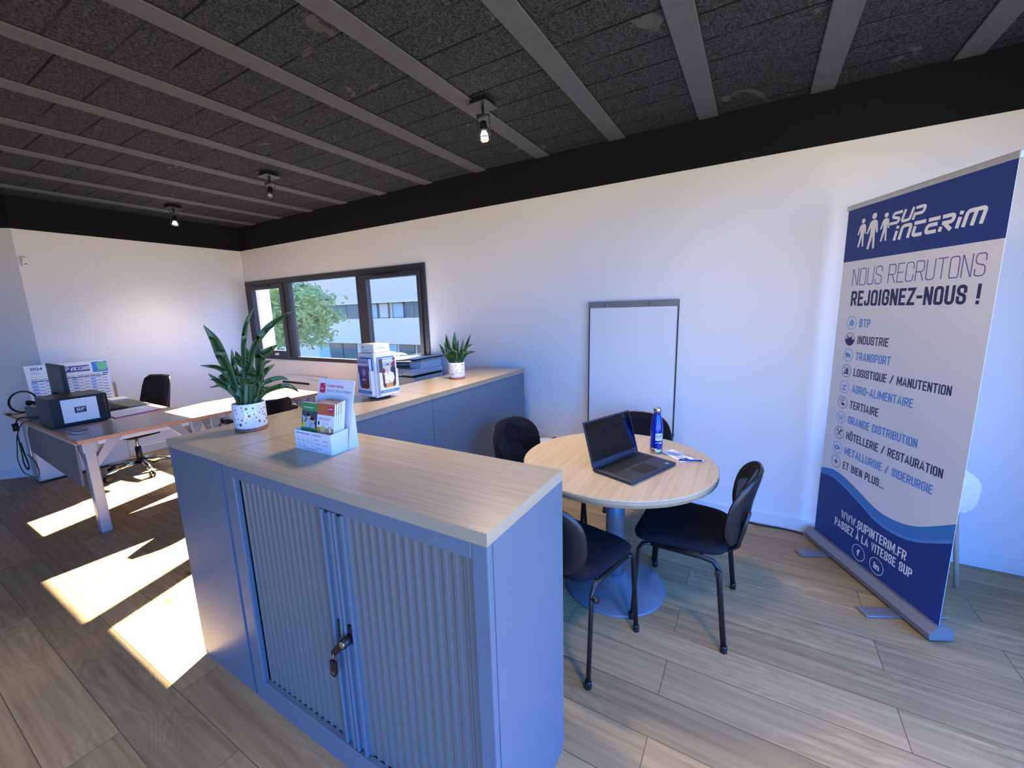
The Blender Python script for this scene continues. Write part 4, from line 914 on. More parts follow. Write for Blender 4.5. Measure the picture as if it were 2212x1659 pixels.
t = thing('magazine', 'blue leaflet curling over the copier behind the rotating brochure stand', 'paper', (3.06, -.33, 1.132))
r = MB(); r.grid(lambda u, v: (.20 * u, -.16 + .22 * v, .004 + .05 * math.sin(u * 2.6) * (1 - .4 * v)), 9, 5, M['bluepaper']); r.build('page', t)
tag(t, 'blue-white leaflet curling on top of the photocopier', 'paper')

# ------------------------------------------------------------------ on the counter
def plant(name, label, loc, rp_, hp, leafs, lat, seed):
    R_ = random.Random(seed); lat = Vector(lat); dep = Vector((-lat.y, lat.x, 0))
    t = thing(name, label, 'potted plant', loc, 0, 'spotted pots with snake plants')
    r = MB(); r.lathe([(rp_ * .90, .012), (rp_ * .97, .016), (rp_, .03), (rp_, hp - .004), (rp_ - .002, hp), (rp_ - .006, hp - .002), (rp_ - .007, hp - .03)], M['ceramic'], 48)
    n_ = 70
    pts = []
    for i in range(n_ * 6):
        a, z = R_.uniform(0, 2 * PI), R_.uniform(.035, hp - .012)
        s_ = R_.choice([.002, .0026, .0026, .0036, .0054])
        if all(math.hypot(rp_ * ((a - b_ + PI) % (2 * PI) - PI), z - z2) > s_ + s2 + .006 for b_, z2, s2 in pts): pts.append((a, z, s_))
        if len(pts) >= n_: break
    for a, z, s_ in pts:
        for rr, m, e_ in ((s_, R_.choice(['gold', 'brownspot', 'brownspot']), .0005), (s_ * .5, 'gold', .0008)):
            if rr < .0018 and e_ > .0006: continue
            r.add([((rp_ + e_) * math.cos(a + rr * math.cos(b_) / rp_), (rp_ + e_) * math.sin(a + rr * math.cos(b_) / rp_), z + rr * 1.2 * math.sin(b_)) for b_ in [2 * PI * k / 10 for k in range(10)]], [tuple(range(10))], M[m])
    r.build('pot', t)
    r = MB(); r.lathe([(.0001, 0), (rp_ * .97, 0), (rp_ * .985, .003), (rp_ * .985, .0115), (rp_ * .95, .0117), (rp_ * .89, .0115), (.0001, .0115)], M['copper'], 40); r.build('saucer', t)
    r = MB(); r.lathe([(.0001, hp - .012), (rp_ * .5, hp - .010), (rp_ - .007, hp - .016)], M['soil'], 24); r.build('soil', t)
    for k, (pl, wd) in enumerate(leafs):
        dz = R_.uniform(-.04, .04) * (1 if k > 3 else .3); tw = R_.uniform(-.35, .35)
        P_ = []
        base_d = R_.uniform(-.35, .35) * rp_
        for j, (a, h) in enumerate(pl):
            f = j / (len(pl) - 1); P_.append(lat * a + dep * (base_d + dz * 2.2 * f * f) + Vector((0, 0, h)))
        P_[0] = Vector((max(-rp_ * .6, min(rp_ * .6, P_[0].x)), max(-rp_ * .6, min(rp_ * .6, P_[0].y)), hp - .02))
        # resample with Catmull-Rom
        Q = []; ext = [P_[0] * 2 - P_[1]] + P_ + [P_[-1] * 2 - P_[-2]]
        for j in range(1, len(ext) - 2):
            p0, p1, p2, p3 = ext[j - 1:j + 3]
            for s_ in range(6):
                u = s_ / 6; Q.append(.5 * ((2 * p1) + (p2 - p0) * u + (2 * p0 - 5 * p1 + 4 * p2 - p3) * u * u + (3 * p1 - p0 - 3 * p2 + p3) * u ** 3))
        Q.append(P_[-1]); n = len(Q); q_ = MB(); vs = []; fs = []
        for j, p in enumerate(Q):
            f = j / (n - 1); d_ = (Q[min(j + 1, n - 1)] - Q[max(j - 1, 0)]).normalized()
            sd = d_.cross(dep); sd = sd.normalized() if sd.length > 1e-4 else lat
            nn = sd.cross(d_).normalized(); ang = tw * (f - .3) * 2; sd2 = sd * math.cos(ang) + nn * math.sin(ang); n2 = sd2.cross(d_).normalized()
            wv = wd * .5 * (.45 + .55 * math.sin(min(1, f / .6) * PI / 2)) * (1 - max(0, (f - .55) / .45) ** 2.0) + .0006
            for c_, o in ((-1, .22), (-.86, .16), (0, -.12), (.86, .16), (1, .22)): vs.append(p + sd2 * wv * c_ + n2 * wv * o)
            for c_, o in ((-1, .22), (-.86, .16), (0, -.12), (.86, .16), (1, .22)): vs.append(p + sd2 * wv * c_ * .98 + n2 * (wv * o - .0022 * (1 - .6 * abs(c_)) ))
        mats = []; 
        for j in range(n - 1):
            for c_ in range(4):
                a = j * 10 + c_; q_.add([vs[a], vs[a + 1], vs[a + 11], vs[a + 10]], [(0, 1, 2, 3)], M['leaf_edge' if False else 'leaf'], True)
                a += 5; q_.add([vs[a], vs[a + 1], vs[a + 11], vs[a + 10]], [(3, 2, 1, 0)], M['leaf'], True)
            for a, b_ in ((0, 5), (4, 9)):
                q_.add([vs[j * 10 + a], vs[j * 10 + 10 + a], vs[j * 10 + 10 + b_], vs[j * 10 + b_]], [(0, 1, 2, 3)], M['leaf_edge'], True)
        o = q_.build('leaf', t)
        bm = bmesh.new(); bm.from_mesh(o.data); bmesh.ops.remove_doubles(bm, verts=bm.verts, dist=.00002); bm.to_mesh(o.data); bm.free()
    return t
BIG = [([(-0.026, 0.145), (-0.053, 0.261), (-0.07, 0.328), (-0.088, 0.407), (-0.118, 0.472)], 0.04), ([(-0.015, 0.144), (0.003, 0.295), (0.014, 0.388), (0.035, 0.474), (0.07, 0.54)], 0.019), ([(0.003, 0.141), (0.028, 0.288), (0.053, 0.372), (0.108, 0.444), (0.178, 0.496), (0.23, 0.524)], 0.026), ([(0.022, 0.138), (0.058, 0.244), (0.07, 0.316), (0.105, 0.345), (0.144, 0.374)], 0.038), ([(-0.0, 0.142), (0.019, 0.276), (0.026, 0.329), (0.005, 0.39)], 0.027), ([(-0.03, 0.146), (-0.027, 0.236), (-0.033, 0.303), (-0.033, 0.365)], 0.02), ([(-0.012, 0.143), (0.01, 0.259), (-0.01, 0.31), (-0.02, 0.353)], 0.03), ([(-0.034, 0.146), (-0.046, 0.229), (-0.086, 0.286), (-0.15, 0.305)], 0.021), ([(-0.034, 0.142), (-0.037, 0.178), (-0.084, 0.216), (-0.129, 0.267)], 0.029), ([(-0.034, 0.146), (-0.049, 0.203), (-0.075, 0.228), (-0.131, 0.232)], 0.018), ([(-0.038, 0.142), (-0.047, 0.157), (-0.086, 0.203), (-0.134, 0.198)], 0.015), ([(0.022, 0.138), (0.047, 0.181), (0.089, 0.209), (0.139, 0.217), (0.17, 0.204)], 0.021), ([(0.022, 0.138), (0.054, 0.213), (0.082, 0.251), (0.125, 0.277)], 0.025), ([(0.011, 0.14), (0.048, 0.227), (0.078, 0.284), (0.115, 0.296)], 0.018), ([(0.026, 0.133), (0.067, 0.155), (0.134, 0.175), (0.179, 0.165), (0.213, 0.131)], 0.025), ([(0.026, 0.133), (0.042, 0.145), (0.069, 0.169), (0.09, 0.183)], 0.023), ([(-0.012, 0.139), (-0.008, 0.234), (0.016, 0.276)], 0.038), ([(0.007, 0.136), (0.022, 0.23), (0.036, 0.288)], 0.034), ([(-0.031, 0.141), (-0.042, 0.202), (-0.062, 0.249), (-0.09, 0.295)], 0.029), ([(0.014, 0.135), (0.047, 0.181), (0.073, 0.243)], 0.043), ([(-0.023, 0.14), (-0.028, 0.191), (-0.028, 0.254)], 0.04), ([(-0.005, 0.138), (0.01, 0.195), (0.018, 0.249)], 0.04), ([(-0.024, 0.138), (-0.046, 0.171), (-0.078, 0.237), (-0.099, 0.239)], 0.027)]
SMALL = [([(-0.029, 0.122), (-0.05, 0.142), (-0.09, 0.209), (-0.119, 0.267)], 0.029), ([(-0.014, 0.121), (-0.022, 0.14), (-0.054, 0.239), (-0.067, 0.336)], 0.039), ([(-0.001, 0.12), (-0.006, 0.152), (-0.007, 0.247), (-0.002, 0.354)], 0.038), ([(0.017, 0.119), (0.028, 0.151), (0.044, 0.22), (0.059, 0.298)], 0.023), ([(0.033, 0.119), (0.047, 0.144), (0.08, 0.243), (0.116, 0.336)], 0.024), ([(0.027, 0.119), (0.055, 0.181), (0.083, 0.234), (0.128, 0.26)], 0.016), ([(0.024, 0.119), (0.044, 0.147), (0.08, 0.187), (0.15, 0.198)], 0.03), ([(0.008, 0.12), (0.013, 0.151), (0.013, 0.215), (0.02, 0.296)], 0.022), ([(-0.02, 0.121), (-0.057, 0.192), (-0.083, 0.275)], 0.022), ([(-0.004, 0.12), (-0.026, 0.185), (-0.04, 0.223)], 0.035), ([(0.011, 0.12), (0.005, 0.177), (0.002, 0.237)], 0.038), ([(-0.017, 0.121), (-0.036, 0.166), (-0.059, 0.211)], 0.028)]
plant('snake_plant', 'big snake plant with long arching leaves in a white spotted pot', (4.252, -2.272, 1.0505), .0655, .124, BIG, (.443, .8965, 0), 3)
plant('snake_plant', 'small snake plant in a white spotted pot at the wall end of the counter', (4.262, -.775, 1.0505), .061, .124, SMALL, (.7859, .6183, 0), 5)

# white card brochure stand
t = thing('brochure_stand', 'white card brochure stand with a tall back panel, on the front cabinet', 'brochure stand', (4.706, -2.348, 1.0505), .015)
W_ = .208
bkv = Vector((0, .24, 1)).normalized()
r = MB(); r.prism([(0, .068, 0), (W_, .068, 0), Vector((W_, .068, 0)) + bkv * .252, Vector((W_ - .006, .068, 0)) + bkv * .258, Vector((.006, .068, 0)) + bkv * .258, Vector((0, .068, 0)) + bkv * .252], (0, .003, 0), M['card'])
d = D2(r, (0, .068, 0), (1, 0, 0), bkv)
d.poly([(.012 + .034 * x, .202 + .038 * y) for x, y in ((.12, 0), (.88, 0), (1, .12), (1, .88), (.88, 1), (.12, 1), (0, .88), (0, .12))], M['red'], 1)
d.text('fastt', .017, .036, .215, .007, M['pwhite'], 2); d.disc((.041, .233), .003, M['pwhite'], 2, 8)
d.text('VOS AIDES ET SERVICES', .052, .150, .226, .009, M['red'], 1, .03); d.text('POUR LA VIE ET L\u2019EMPLOI DES INT\u00c9RIMAIRES', .052, .196, .208, .009, M['tgrey'], 1, .02)
r.build('back_panel', t)
r = MB(); r.prism([(0, 0, 0), (W_, 0, 0), (W_, 0, .075), (0, -.0, .075)], (0, .0022, 0), M['card']); r.box(0, .0022, 0, W_, .067, .002, M['card'])
r.prism([(0, .0022, .002), (0, .067, .002), (0, .079, .075), (0, .0022, .075)], (.0022, 0, 0), M['card']); r.prism([(W_ - .0022, .0022, .002), (W_ - .0022, .067, .002), (W_ - .0022, .079, .082), (W_ - .0022, .0022, .075)], (.0022, 0, 0), M['card'])
d = D2(r, (0, 0, 0), (1, 0, 0), (0, 0, 1))
d.text('AIDES, CONSEILS ET SERVICES', .010, .090, .062, .0045, M['tblack'], 1, .02); d.text('NOUS CONTACTER', .108, .158, .062, .0045, M['tblack'], 1, .02); d.rect(.099, .018, .0998, .066, M['tgrey'], 1)
for k in range(5):
    x, y = .016 + .028 * (k % 3), .046 - .022 * (k // 3); d.ring((x + .006, y), .004, .0009, M['tgrey'], 1, 14); d.rect(x - .003, y - .0105, x + .016, y - .0085, M['tgrey'], 1)
for k, (x, y) in enumerate(((.112, .046), (.16, .046), (.118, .030), (.160, .030), (.125, .014))): d.rect(x, y, x + .030, y + .0022, M['tgrey'], 1)
d.rect(.055, .006, .125, .008, M['red'], 1)
r.build('pocket', t)
r = MB(); r.prism([(W_ - .003, .0735, 0), (W_ - .003, .118, 0), (W_ - .003, .115, .135), Vector((W_ - .003, .0735, 0)) + bkv * .155], (.003, 0, 0), M['card']); r.prism([(0, .0735, 0), (0, .118, 0), (0, .115, .135), Vector((0, .0735, 0)) + bkv * .155], (.003, 0, 0), M['card']); r.build('side_strut', t)
stand_M = t.matrix_basis.copy()
sM = Matrix.Translation((4.706, -2.348, 1.0505)) @ Matrix.Rotation(.015, 4, 'Z')
def booklet(x0, x1, yb, h, label, art, th=.0045):
    r = MB(); lv = Vector((0, .17, 1)).normalized(); off = Vector((0, th, 0))
    r.prism([(0, 0, 0), (x1 - x0, 0, 0), Vector((x1 - x0, 0, 0)) + lv * h, lv * h], (0, th, 0), M['paper'])
    art(D2(r, (0, 0, 0), (1, 0, 0), lv, .0002), x1 - x0, h)
    o = r.build('booklet'); o.matrix_world = sM @ Matrix.Translation((x0, yb, .0022)); tag(o, label, 'booklet', 'booklets in the brochure stand')
def art_green(d, w_, h):
    d.rect(0, 0, w_, h, M['photo_dark'], 1); d.rect(0, h * .82, w_, h, M['green'], 2); d.rect(w_ * .1, h * .89, w_ * .75, h * .905, M['pwhite'], 3)
    d.poly([(w_ * .1, h * .55), (w_ * .02, h * .72), (w_ * .3, h * .66)], M['photo_light'], 2)
    for cx_, cy in ((.45, .70), (.72, .62)):
        d.disc((w_ * cx_, h * cy), w_ * .13, M['skin'], 3, 14); d.disc((w_ * (cx_ - .02), h * (cy + .035)), w_ * .13, M['tblack'], 4, 12, w_ * .07)
        d.poly([(w_ * (cx_ - .28), h * .38), (w_ * (cx_ + .22), h * .38), (w_ * (cx_ + .14), h * (cy - .07)), (w_ * (cx_ - .14), h * (cy - .07))], M['photo_light'], 3)
    d.poly([(0, h * .44), (w_ * .2, h * .44), (w_ * .3, h * .56), (w_ * .1, h * .60)], M['lime'], 4); d.rect(0, h * .38, w_, h * .45, M['green'], 5)
def art_orange(d, w_, h):
    d.rect(0, h * .76, w_, h, M['orange'], 1); d.rect(w_ * .62, h * .82, w_ * .92, h * .94, M['red'], 2); d.rect(w_ * .66, h * .89, w_ * .88, h * .905, M['pwhite'], 3)
    d.text('LIVRET S\u00c9CURIT\u00c9', w_ * .06, w_ * .78, h * .65, h * .055, M['orange'], 1, .01)
    for k in range(2): d.rect(w_ * .3, h * (.60 - .03 * k), w_ * .7, h * (.607 - .03 * k), M['tgrey'], 1)
    d.rect(w_ * .06, h * .545, w_ * .15, h * .62, M['tblack'], 1)
    d.rect(0, h * .38, w_, h * .50, M['amber'], 1); d.disc((w_ * .36, h * .44), w_ * .15, M['skin'], 2, 16); d.poly([(w_ * .2, h * .46), (w_ * .52, h * .46), (w_ * .50, h * .51), (w_ * .36, h * .545), (w_ * .22, h * .51)], M['lime'], 3)
    d.rect(w_ * .70, h * .40, w_ * .86, h * .53, M['tblack'], 3); d.rect(w_ * .72, h * .41, w_ * .84, h * .52, M['pwhite'], 4)
def art_none(d, w_, h): d.rect(0, h * .76, w_, h, M['orange'], 1)
for k in range(2): booklet(.006, .098, .014 + .006 * k, .172, ['green booklet with a photo of people, front left in the brochure stand', 'green booklet tucked right behind the front one in the brochure stand'][k], art_green)
ords = ['front', 'second', 'third', 'fourth', 'rearmost']
for k in range(5): booklet(.104, .200, .009 + .0095 * k, .178 + .002 * k, 'orange-topped safety booklet, %s of the five in the brochure stand' % ords[k], art_orange if k == 0 else art_none, .007 if k != 3 else .009)

# rotating leaflet stand
t = thing('leaflet_spinner', 'cream four-sided rotating leaflet stand on the counter before the window', 'leaflet stand', (4.245, -1.515, 1.0505), -.10)
r = MB(); r.lathe([(.0001, 0), (.062, 0), (.062, .006), (.03, .010), (.03, .013), (.0001, .013)], M['dark'], 32); r.build('turntable', t)
r = MB(); a = .0775; r.box(-a, -a, .0135, a, a, .272, M['cream'], .0015, 1); r.box(-a + .012, -a + .012, .272, a - .012, a - .012, .2735, M['cream'])
for dx, dy, o in ((1, 0, (0, -1)), ):
    pass
faces = (((a, -a), (0, 1)), ((-a, -a), (1, 0)), ((a, a), (-1, 0)), ((-a, a), (0, -1)))
for (ox, oy), (ux, uy) in faces:
    d = D2(r, (ox, oy, .0135), (ux, uy, 0), (0, 0, 1)); d.rect(.016, .060, 2 * a - .016, .236, M['mblue'], 1)
r.build('column', t)
for (ox, oy), (ux, uy) in faces[:2]:
    U = Vector((ux, uy, 0)); Nn = U.cross(Vector((0, 0, 1))); O = Vector((ox, oy, .0135))
    P3 = lambda x, z, n: O + U * x + Vector((0, 0, z)) + Nn * n
    r = MB(); x0, x1 = .013, 2 * a - .010; D_ = .022
    fr = [(x0, .012), (x1, .012), (x1, .160), (x1 - .016, .160), (x1 - .020, .065), (x1 - .034, .055), (x0 + .034, .055), (x0 + .022, .065), (x0 + .018, .148), (x0, .148)]
    r.prism([P3(x, z, D_) for x, z in fr], Nn * .0012, M['card'])
    r.prism([P3(x0, .012, .001), P3(x0, .148, .001), P3(x0, .148, D_), P3(x0, .012, D_)], U * .0012, M['cream']); r.prism([P3(x1 - .0012, .012, .001), P3(x1 - .0012, .160, .001), P3(x1 - .0012, .160, D_), P3(x1 - .0012, .012, D_)], U * .0012, M['cream'])
    r.prism([P3(x0, .012, .001), P3(x1, .012, .001), P3(x1, .012, D_), P3(x0, .012, D_)], Vector((0, 0, .0012)), M['cream'])
    d = D2(r, P3(0, 0, D_ + .0012), U, (0, 0, 1)); d.rect(x0, .026, x1, .042, M['navy'], 1); d.rect(x0, .028, x1, .040, M['tblue'], 2); d.rect(x0 + .02, .033, x1 - .03, .035, M['pwhite'], 3)
    r.build('pocket', t)
spM = Matrix.Translation((4.245, -1.515, 1.0505)) @ Matrix.Rotation(-.10, 4, 'Z')
def leaflet(face, off, label, art, x0=.018, x1=.130):
    (ox, oy), (ux, uy) = faces[face]; U = Vector((ux, uy, 0)); Nn = U.cross(Vector((0, 0, 1)))
    r = MB(); O = Vector((ox, oy, .0135)) + U * x0 + Nn * off + Vector((0, 0, .016)); w_ = x1 - x0; h = .212
    r.prism([O, O + U * w_, O + U * w_ + Vector((0, 0, h)), O + Vector((0, 0, h))], Nn * .004, M['paper'])
    art(D2(r, O + Nn * .004, U, (0, 0, 1), .00015), w_, h)
    o = r.build('leaflet'); o.matrix_world = spM; tag(o, label, 'leaflet', 'leaflets in the rotating stand')
def art_woman(d, w_, h):
    d.rect(0, 0, w_, h, M['brown'], 1); d.rect(w_ * .22, h * .55, w_ * .85, h, M['photo_light'], 2); d.rect(0, h * .55, w_ * .22, h, M['photo_dark'], 2)
    d.rect(w_ * .2, h * .935, w_ * .85, h * .95, M['pwhite'], 3); d.rect(w_ * .2, h * .905, w_ * .95, h * .92, M['pwhite'], 3)
    d.disc((w_ * .22, h * .66), w_ * .14, M['brown'], 3, 18); d.disc((w_ * .86, h * .80), w_ * .12, M['brown'], 3, 18); d.rect(w_ * .70, h * .50, w_, h * .74, M['tnavy'], 3)
    d.disc((w_ * .52, h * .78), w_ * .12, M['tblack'], 4, 16); d.disc((w_ * .52, h * .73), w_ * .125, M['skin'], 5, 18, w_ * .16); d.rect(w_ * .45, h * .60, w_ * .58, h * .67, M['skin'], 5)
    d.poly([(w_ * .30, h * .30), (w_ * .78, h * .30), (w_ * .92, h * .42), (w_ * .86, h * .57), (w_ * .62, h * .63), (w_ * .52, h * .54), (w_ * .43, h * .63), (w_ * .30, h * .58)], M['pwhite'], 6)
    d.poly([(w_ * .30, h * .44), (w_ * .36, h * .40), (w_ * .72, h * .33), (w_ * .68, h * .29)], M['skin'], 7); d.poly([(w_ * .33, h * .12), (w_ * .80, h * .12), (w_ * .78, h * .31), (w_ * .36, h * .30)], M['amber'], 6)
def art_purple(d, w_, h):
    d.rect(0, 0, w_, h, M['purple'], 1); d.rect(0, h * .80, w_, h, M['lilac'], 2); d.rect(w_ * .08, h * .90, w_ * .40, h * .93, M['tviolet'], 3); d.rect(w_ * .45, h * .90, w_ * .85, h * .93, M['tviolet'], 3); d.rect(0, h * .835, w_ * .9, h * .85, M['pwhite'], 3)
    d.disc((w_ * .52, h * .62), w_ * .13, M['lilac'], 2, 16, w_ * .18); d.poly([(w_ * .3, h * .1), (w_ * .95, h * .1), (w_ * .9, h * .45), (w_ * .6, h * .52), (w_ * .38, h * .45)], M['brown'], 3)
    d.poly([(w_ * .2, h * .4), (w_ * .5, h * .47), (w_ * .7, h * .42), (w_ * .45, h * .38)], M['lilac'], 4)
names_f = ('front', 'middle', 'rear')
for k in range(3): leaflet(0, .0145 - .0055 * k, 'leaflet showing a woman in a white shirt, %s one in the rotating stand' % names_f[k], art_woman)
for k in range(3): leaflet(1, .0145 - .0055 * k, 'purple photo leaflet, %s one in the left face of the rotating stand' % names_f[k], art_purple)
t = thing('small_box', 'small white gift box lying on top of the rotating leaflet stand', 'box', (4.240, -1.520, 1.3255), -.12)
r = MB(); r.box(-.066, -.055, 0, .066, .055, .050, M['white'], .002); d = D2(r, (-.066, -.055, 0), (1, 0, 0), (0, 0, 1))
c_ = (.028, .030); d.poly([(c_[0] + .006 * math.cos(a_) * (1 - .12 * math.cos(2 * a_)), c_[1] + .0065 * math.sin(a_)) for a_ in [2 * PI * k / 20 for k in range(20)] if not (abs(math.cos(a_)) > .9 and math.cos(a_) > 0)], M['tblack'], 1); d.poly([(c_[0] + .0005, c_[1] + .0078), (c_[0] + .0035, c_[1] + .0115), (c_[0] + .001, c_[1] + .0105)], M['tblack'], 1)
d.rect(.026, .012, .085, .014, M['tgrey'], 1); d2 = D2(r, (.066, -.055, 0), (0, 1, 0), (0, 0, 1)); d2.rect(.03, .024, .075, .028, M['lgrey'], 1); r.build('carton', t)

# ------------------------------------------------------------------ on the round table
tm_ = Matrix.Translation((5.615, -1.179, .7405)) @ Matrix.Rotation(math.atan2(.932, .363), 4, 'Z')
t = thing('laptop', 'open charcoal laptop with a black screen on the round table', 'laptop', (0, 0, 0)); t.matrix_world = tm_
# local: x along the hinge, y away from the user
r = MB(); r.box(-.188, -.220, .002, .188, .012, .017, M['laptop'], .004); [r.box(x, y, 0, x + .03, y + .008, .003, M['matte_black']) for x in (-.16, .13) for y in (-.20, -.01)]; r.build('base', t)
r = MB(); r.box(-.160, -.100, .0171, .160, -.008, .0174, M['matte_black'])
for j in range(6):
    for i in range(17): r.box(-.157 + .0186 * i, -.098 + .0148 * j, .0174, -.1405 + .0186 * i, -.0855 + .0148 * j, .0186, M['key'])
r.build('keyboard', t)
r = MB(); r.box(-.062, -.205, .0171, .058, -.118, .0174, M['matte_black']); r.build('touchpad', t); r = MB(); r.box(.130, -.205, .0171, .150, -.188, .0175, M['tblue']); r.build('sticker', t, 'small bright blue sticker')
lv = Vector((0, .30, 1)).normalized(); ln = Vector((0, -1, .30)).normalized(); h0 = Vector((0, .008, .018))
r = MB(); r.prism([h0 + Vector((-.188, 0, 0)), h0 + Vector((.188, 0, 0)), h0 + Vector((.188, 0, 0)) + lv * .228, h0 + Vector((.184, 0, 0)) + lv * .232, h0 + Vector((-.184, 0, 0)) + lv * .232, h0 + Vector((-.188, 0, 0)) + lv * .228], -ln * .006, M['laptop']); r.build('lid', t)
r = MB(); r.prism([h0 + Vector((-.182, 0, 0)) + lv * .026 + ln * .0003, h0 + Vector((.182, 0, 0)) + lv * .026 + ln * .0003, h0 + Vector((.182, 0, 0)) + lv * .224 + ln * .0003, h0 + Vector((-.182, 0, 0)) + lv * .224 + ln * .0003], ln * .0006, M['screen']); r.build('screen', t)
r = MB(); r.tube([(-.15, .010, .016), (.15, .010, .016)], .006, M['dark'], 10); r.build('hinge', t)

t = thing('water_bottle', 'cobalt blue steel water bottle with a silver cap, standing on the round table', 'bottle', (5.757, -.925, .7402), -.95)
r = MB(); r.lathe([(.0330, .030), (.0335, .034), (.0335, .125), (.0325, .145), (.029, .172), (.023, .200), (.0195, .215), (.0185, .228)], M['bottle'], 48); r.build('body', t)
r = MB(); r.lathe([(.0001, 0), (.031, 0), (.0333, .003), (.0336, .030)], M['steel'], 48); r.build('steel_base', t, 'brushed steel base')
r = MB(); r.lathe([(.019, .229), (.0205, .231), (.0205, .250), (.019, .256), (.015, .258), (.0001, .258)], M['steel'], 40); r.build('cap', t, 'silver screw cap')
r = MB(); R_ = .0336
def cyl(u, z, e_): return (R_ + e_) * math.cos(u / R_), (R_ + e_) * math.sin(u / R_), z
def wrap(poly, m, e_): r.add([cyl(u, z, e_) for u, z in poly], [tuple(range(len(poly)))], m)
for k in range(6): u = -.020 + k * .0066; wrap([(u, .077), (u + .0067, .077), (u + .0067, .117), (u, .117)], M['pwhite'], .0003)
vs, fs = text_mesh('SUP', .03)
mx_ = max(p[0] for p in vs); r.add([cyl(-.017 + p[0] / mx_ * .033, .094 + p[1] * .021, .0009) for p in vs], fs, M['tnavy'])
vs, fs = text_mesh('INTERIM', .02); mx_ = max(p[0] for p in vs); r.add([cyl(-.017 + p[0] / mx_ * .033, .084 + p[1] * .009, .0009) for p in vs], fs, M['tgrey'])
for k in range(3): u = -.020 + k * .006; wrap([(u, .063), (u + .0055, .063), (u + .0055, .0655), (u, .0655)], M['pwhite'], .0003)
for u in (.004, .012): wrap([(u + .0036 * math.cos(a_), .064 + .005 * math.sin(a_)) for a_ in [2 * PI * k / 10 for k in range(10)]], M['pwhite'], .0003)
r.build('label_print', t, 'white square emblem and lettering')
ZT = .7403
r = MB(); r.prism([(5.782, -.912, ZT), (5.832, -.846, ZT), (5.962, -.958, ZT), (5.905, -1.030, ZT)], (0, 0, .0035), M['paper'])
U_ = Vector((.13, -.112, 0)).normalized(); d = D2(r, (5.795, -.912, ZT + .0035), U_, (-U_.y, U_.x, 0), .0004)
for k in range(7): d.rect(.02 + .017 * k, .008, .028 + .017 * k, .024 + .010 * ((k * 5) % 4), M['tviolet'], 1)
d.rect(.128, .02, .150, .045, M['tnavy'], 1)
tag(r.build('document'), 'small stapled white paper with print, on the round table beside the bottle', 'paper')
t = thing('ballpoint_pen', 'slim silver ballpoint pen resting on the edge of the small paper, round table', 'pen', (5.945, -1.000, .7485), math.atan2(.035, .12))
r = MB(); r.tube([(-.055, 0, 0), (.055, 0, 0)], .0042, M['bottle'], 12); r.build('barrel', t); r = MB(); r.tube([(.055, 0, 0), (.072, 0, 0)], .0035, M['chrome'], 12); r.tube([(-.055, 0, 0), (-.068, 0, 0)], [.0042, .0012], M['chrome'], 12); r.tube([(.054, 0, .005), (.02, 0, .0055)], .001, M['chrome'], 6); r.build('tip', t)

# flip chart against the wall
t = thing('flip_chart', 'tall white flip chart with a grey clamp bar, against the wall behind the table', 'flip chart', (5.04, -.075, 0))
# board stands on slim legs and leans its head on the wall
def FP(x, z, o=0.0): return Vector((x, .045 * (z / 1.6) - o, z))
X1 = .672
r = MB(); r.prism([FP(.008, .60), FP(X1 - .008, .60), FP(X1 - .008, 1.545), FP(.008, 1.545)], (0, .012, 0), M['board']); r.build('board', t)
r = MB()
for a_, b_ in ((0, .008), (X1 - .008, X1)): r.prism([FP(a_, .60, .004), FP(b_, .60, .004), FP(b_, 1.59, .004), FP(a_, 1.59, .004)], (0, .018, 0), M['frame'])
r.build('frame', t)
r = MB(); r.prism([FP(.0, 1.547, .010), FP(X1, 1.547, .010), FP(X1, 1.592, .010), FP(0, 1.592, .010)], (0, .022, 0), M['grey'])
for x in (.155, .485): r.tube([FP(x, 1.565, .010), FP(x, 1.565, .030)], .013, M['grey'], 14)
r.build('clamp_bar', t)
r = MB(); r.prism([FP(-.005, .575, .055), FP(X1 + .005, .575, .055), FP(X1 + .005, .60, .055), FP(-.005, .60, .055)], (0, .060, 0), M['frame']); r.build('tray', t)
for x in (.012, X1 - .012):
    r = MB(); r.tube([FP(x, .0 + .006, .02), FP(x, .575, -.005)], .011, M['frame'], 10); r.build('leg', t)

# low white unit with a rounded white device behind the table
t = thing('side_unit', 'low white unit against the wall, behind the left-hand black chair', 'cabinet', (4.60, -.33, 0)); solid('body', M['wmetal'], t, (0, 0, .01, .26, .30, .41), b=.006); solid('foot', M['dark'], t, (.01, .01, 0, .25, .29, .01))
t = thing('wifi_router', 'rounded white device with a thin dark curve on top, on the low white unit', 'device', (4.715, -.20, .4105))
r = MB(); r.lathe([(.0001, 0), (.085, 0), (.094, .008), (.09, .028), (.07, .046), (.03, .055), (.0001, .057)], M['white'], 40); r.build('shell', t)
r = MB(); r.tube([(.045 * math.cos(a_), .045 * math.sin(a_), .0525 - .002) for a_ in [-2.6 + .2 * k for k in range(11)]], .0016, M['grey'], 6); r.build('seam_line', t)
r = MB(); r.tube([(.03, .07, .035), (.04, .095, .048), (.075, .10, .045), (.09, .10, .01)], .004, M['cable'], 8); r.build('lead', t)
r = MB(); r.tube(curve([(5.95, -.030, .005), (6.15, -.022, .005), (6.3, -.045, .005), (6.45, -.030, .005), (6.56, -.05, .005)]), .005, M['cable'], 8)
tag(r.build('floor_cable'), 'thin black cable on the floor along the foot of the wall, left of the banner', 'cable')

# roll-up banner
BW = .886
t = thing('roll_up_banner', 'tall blue and white roll-up recruitment banner at the right, on a silver base', 'banner', (6.6045, -.068, 0), math.atan2(-.8912, .4535))
x0, x1 = .022, .872
r = MB(); r.box(x0, .0, .06, x1, .0012, 2.05, M['bwhite'])
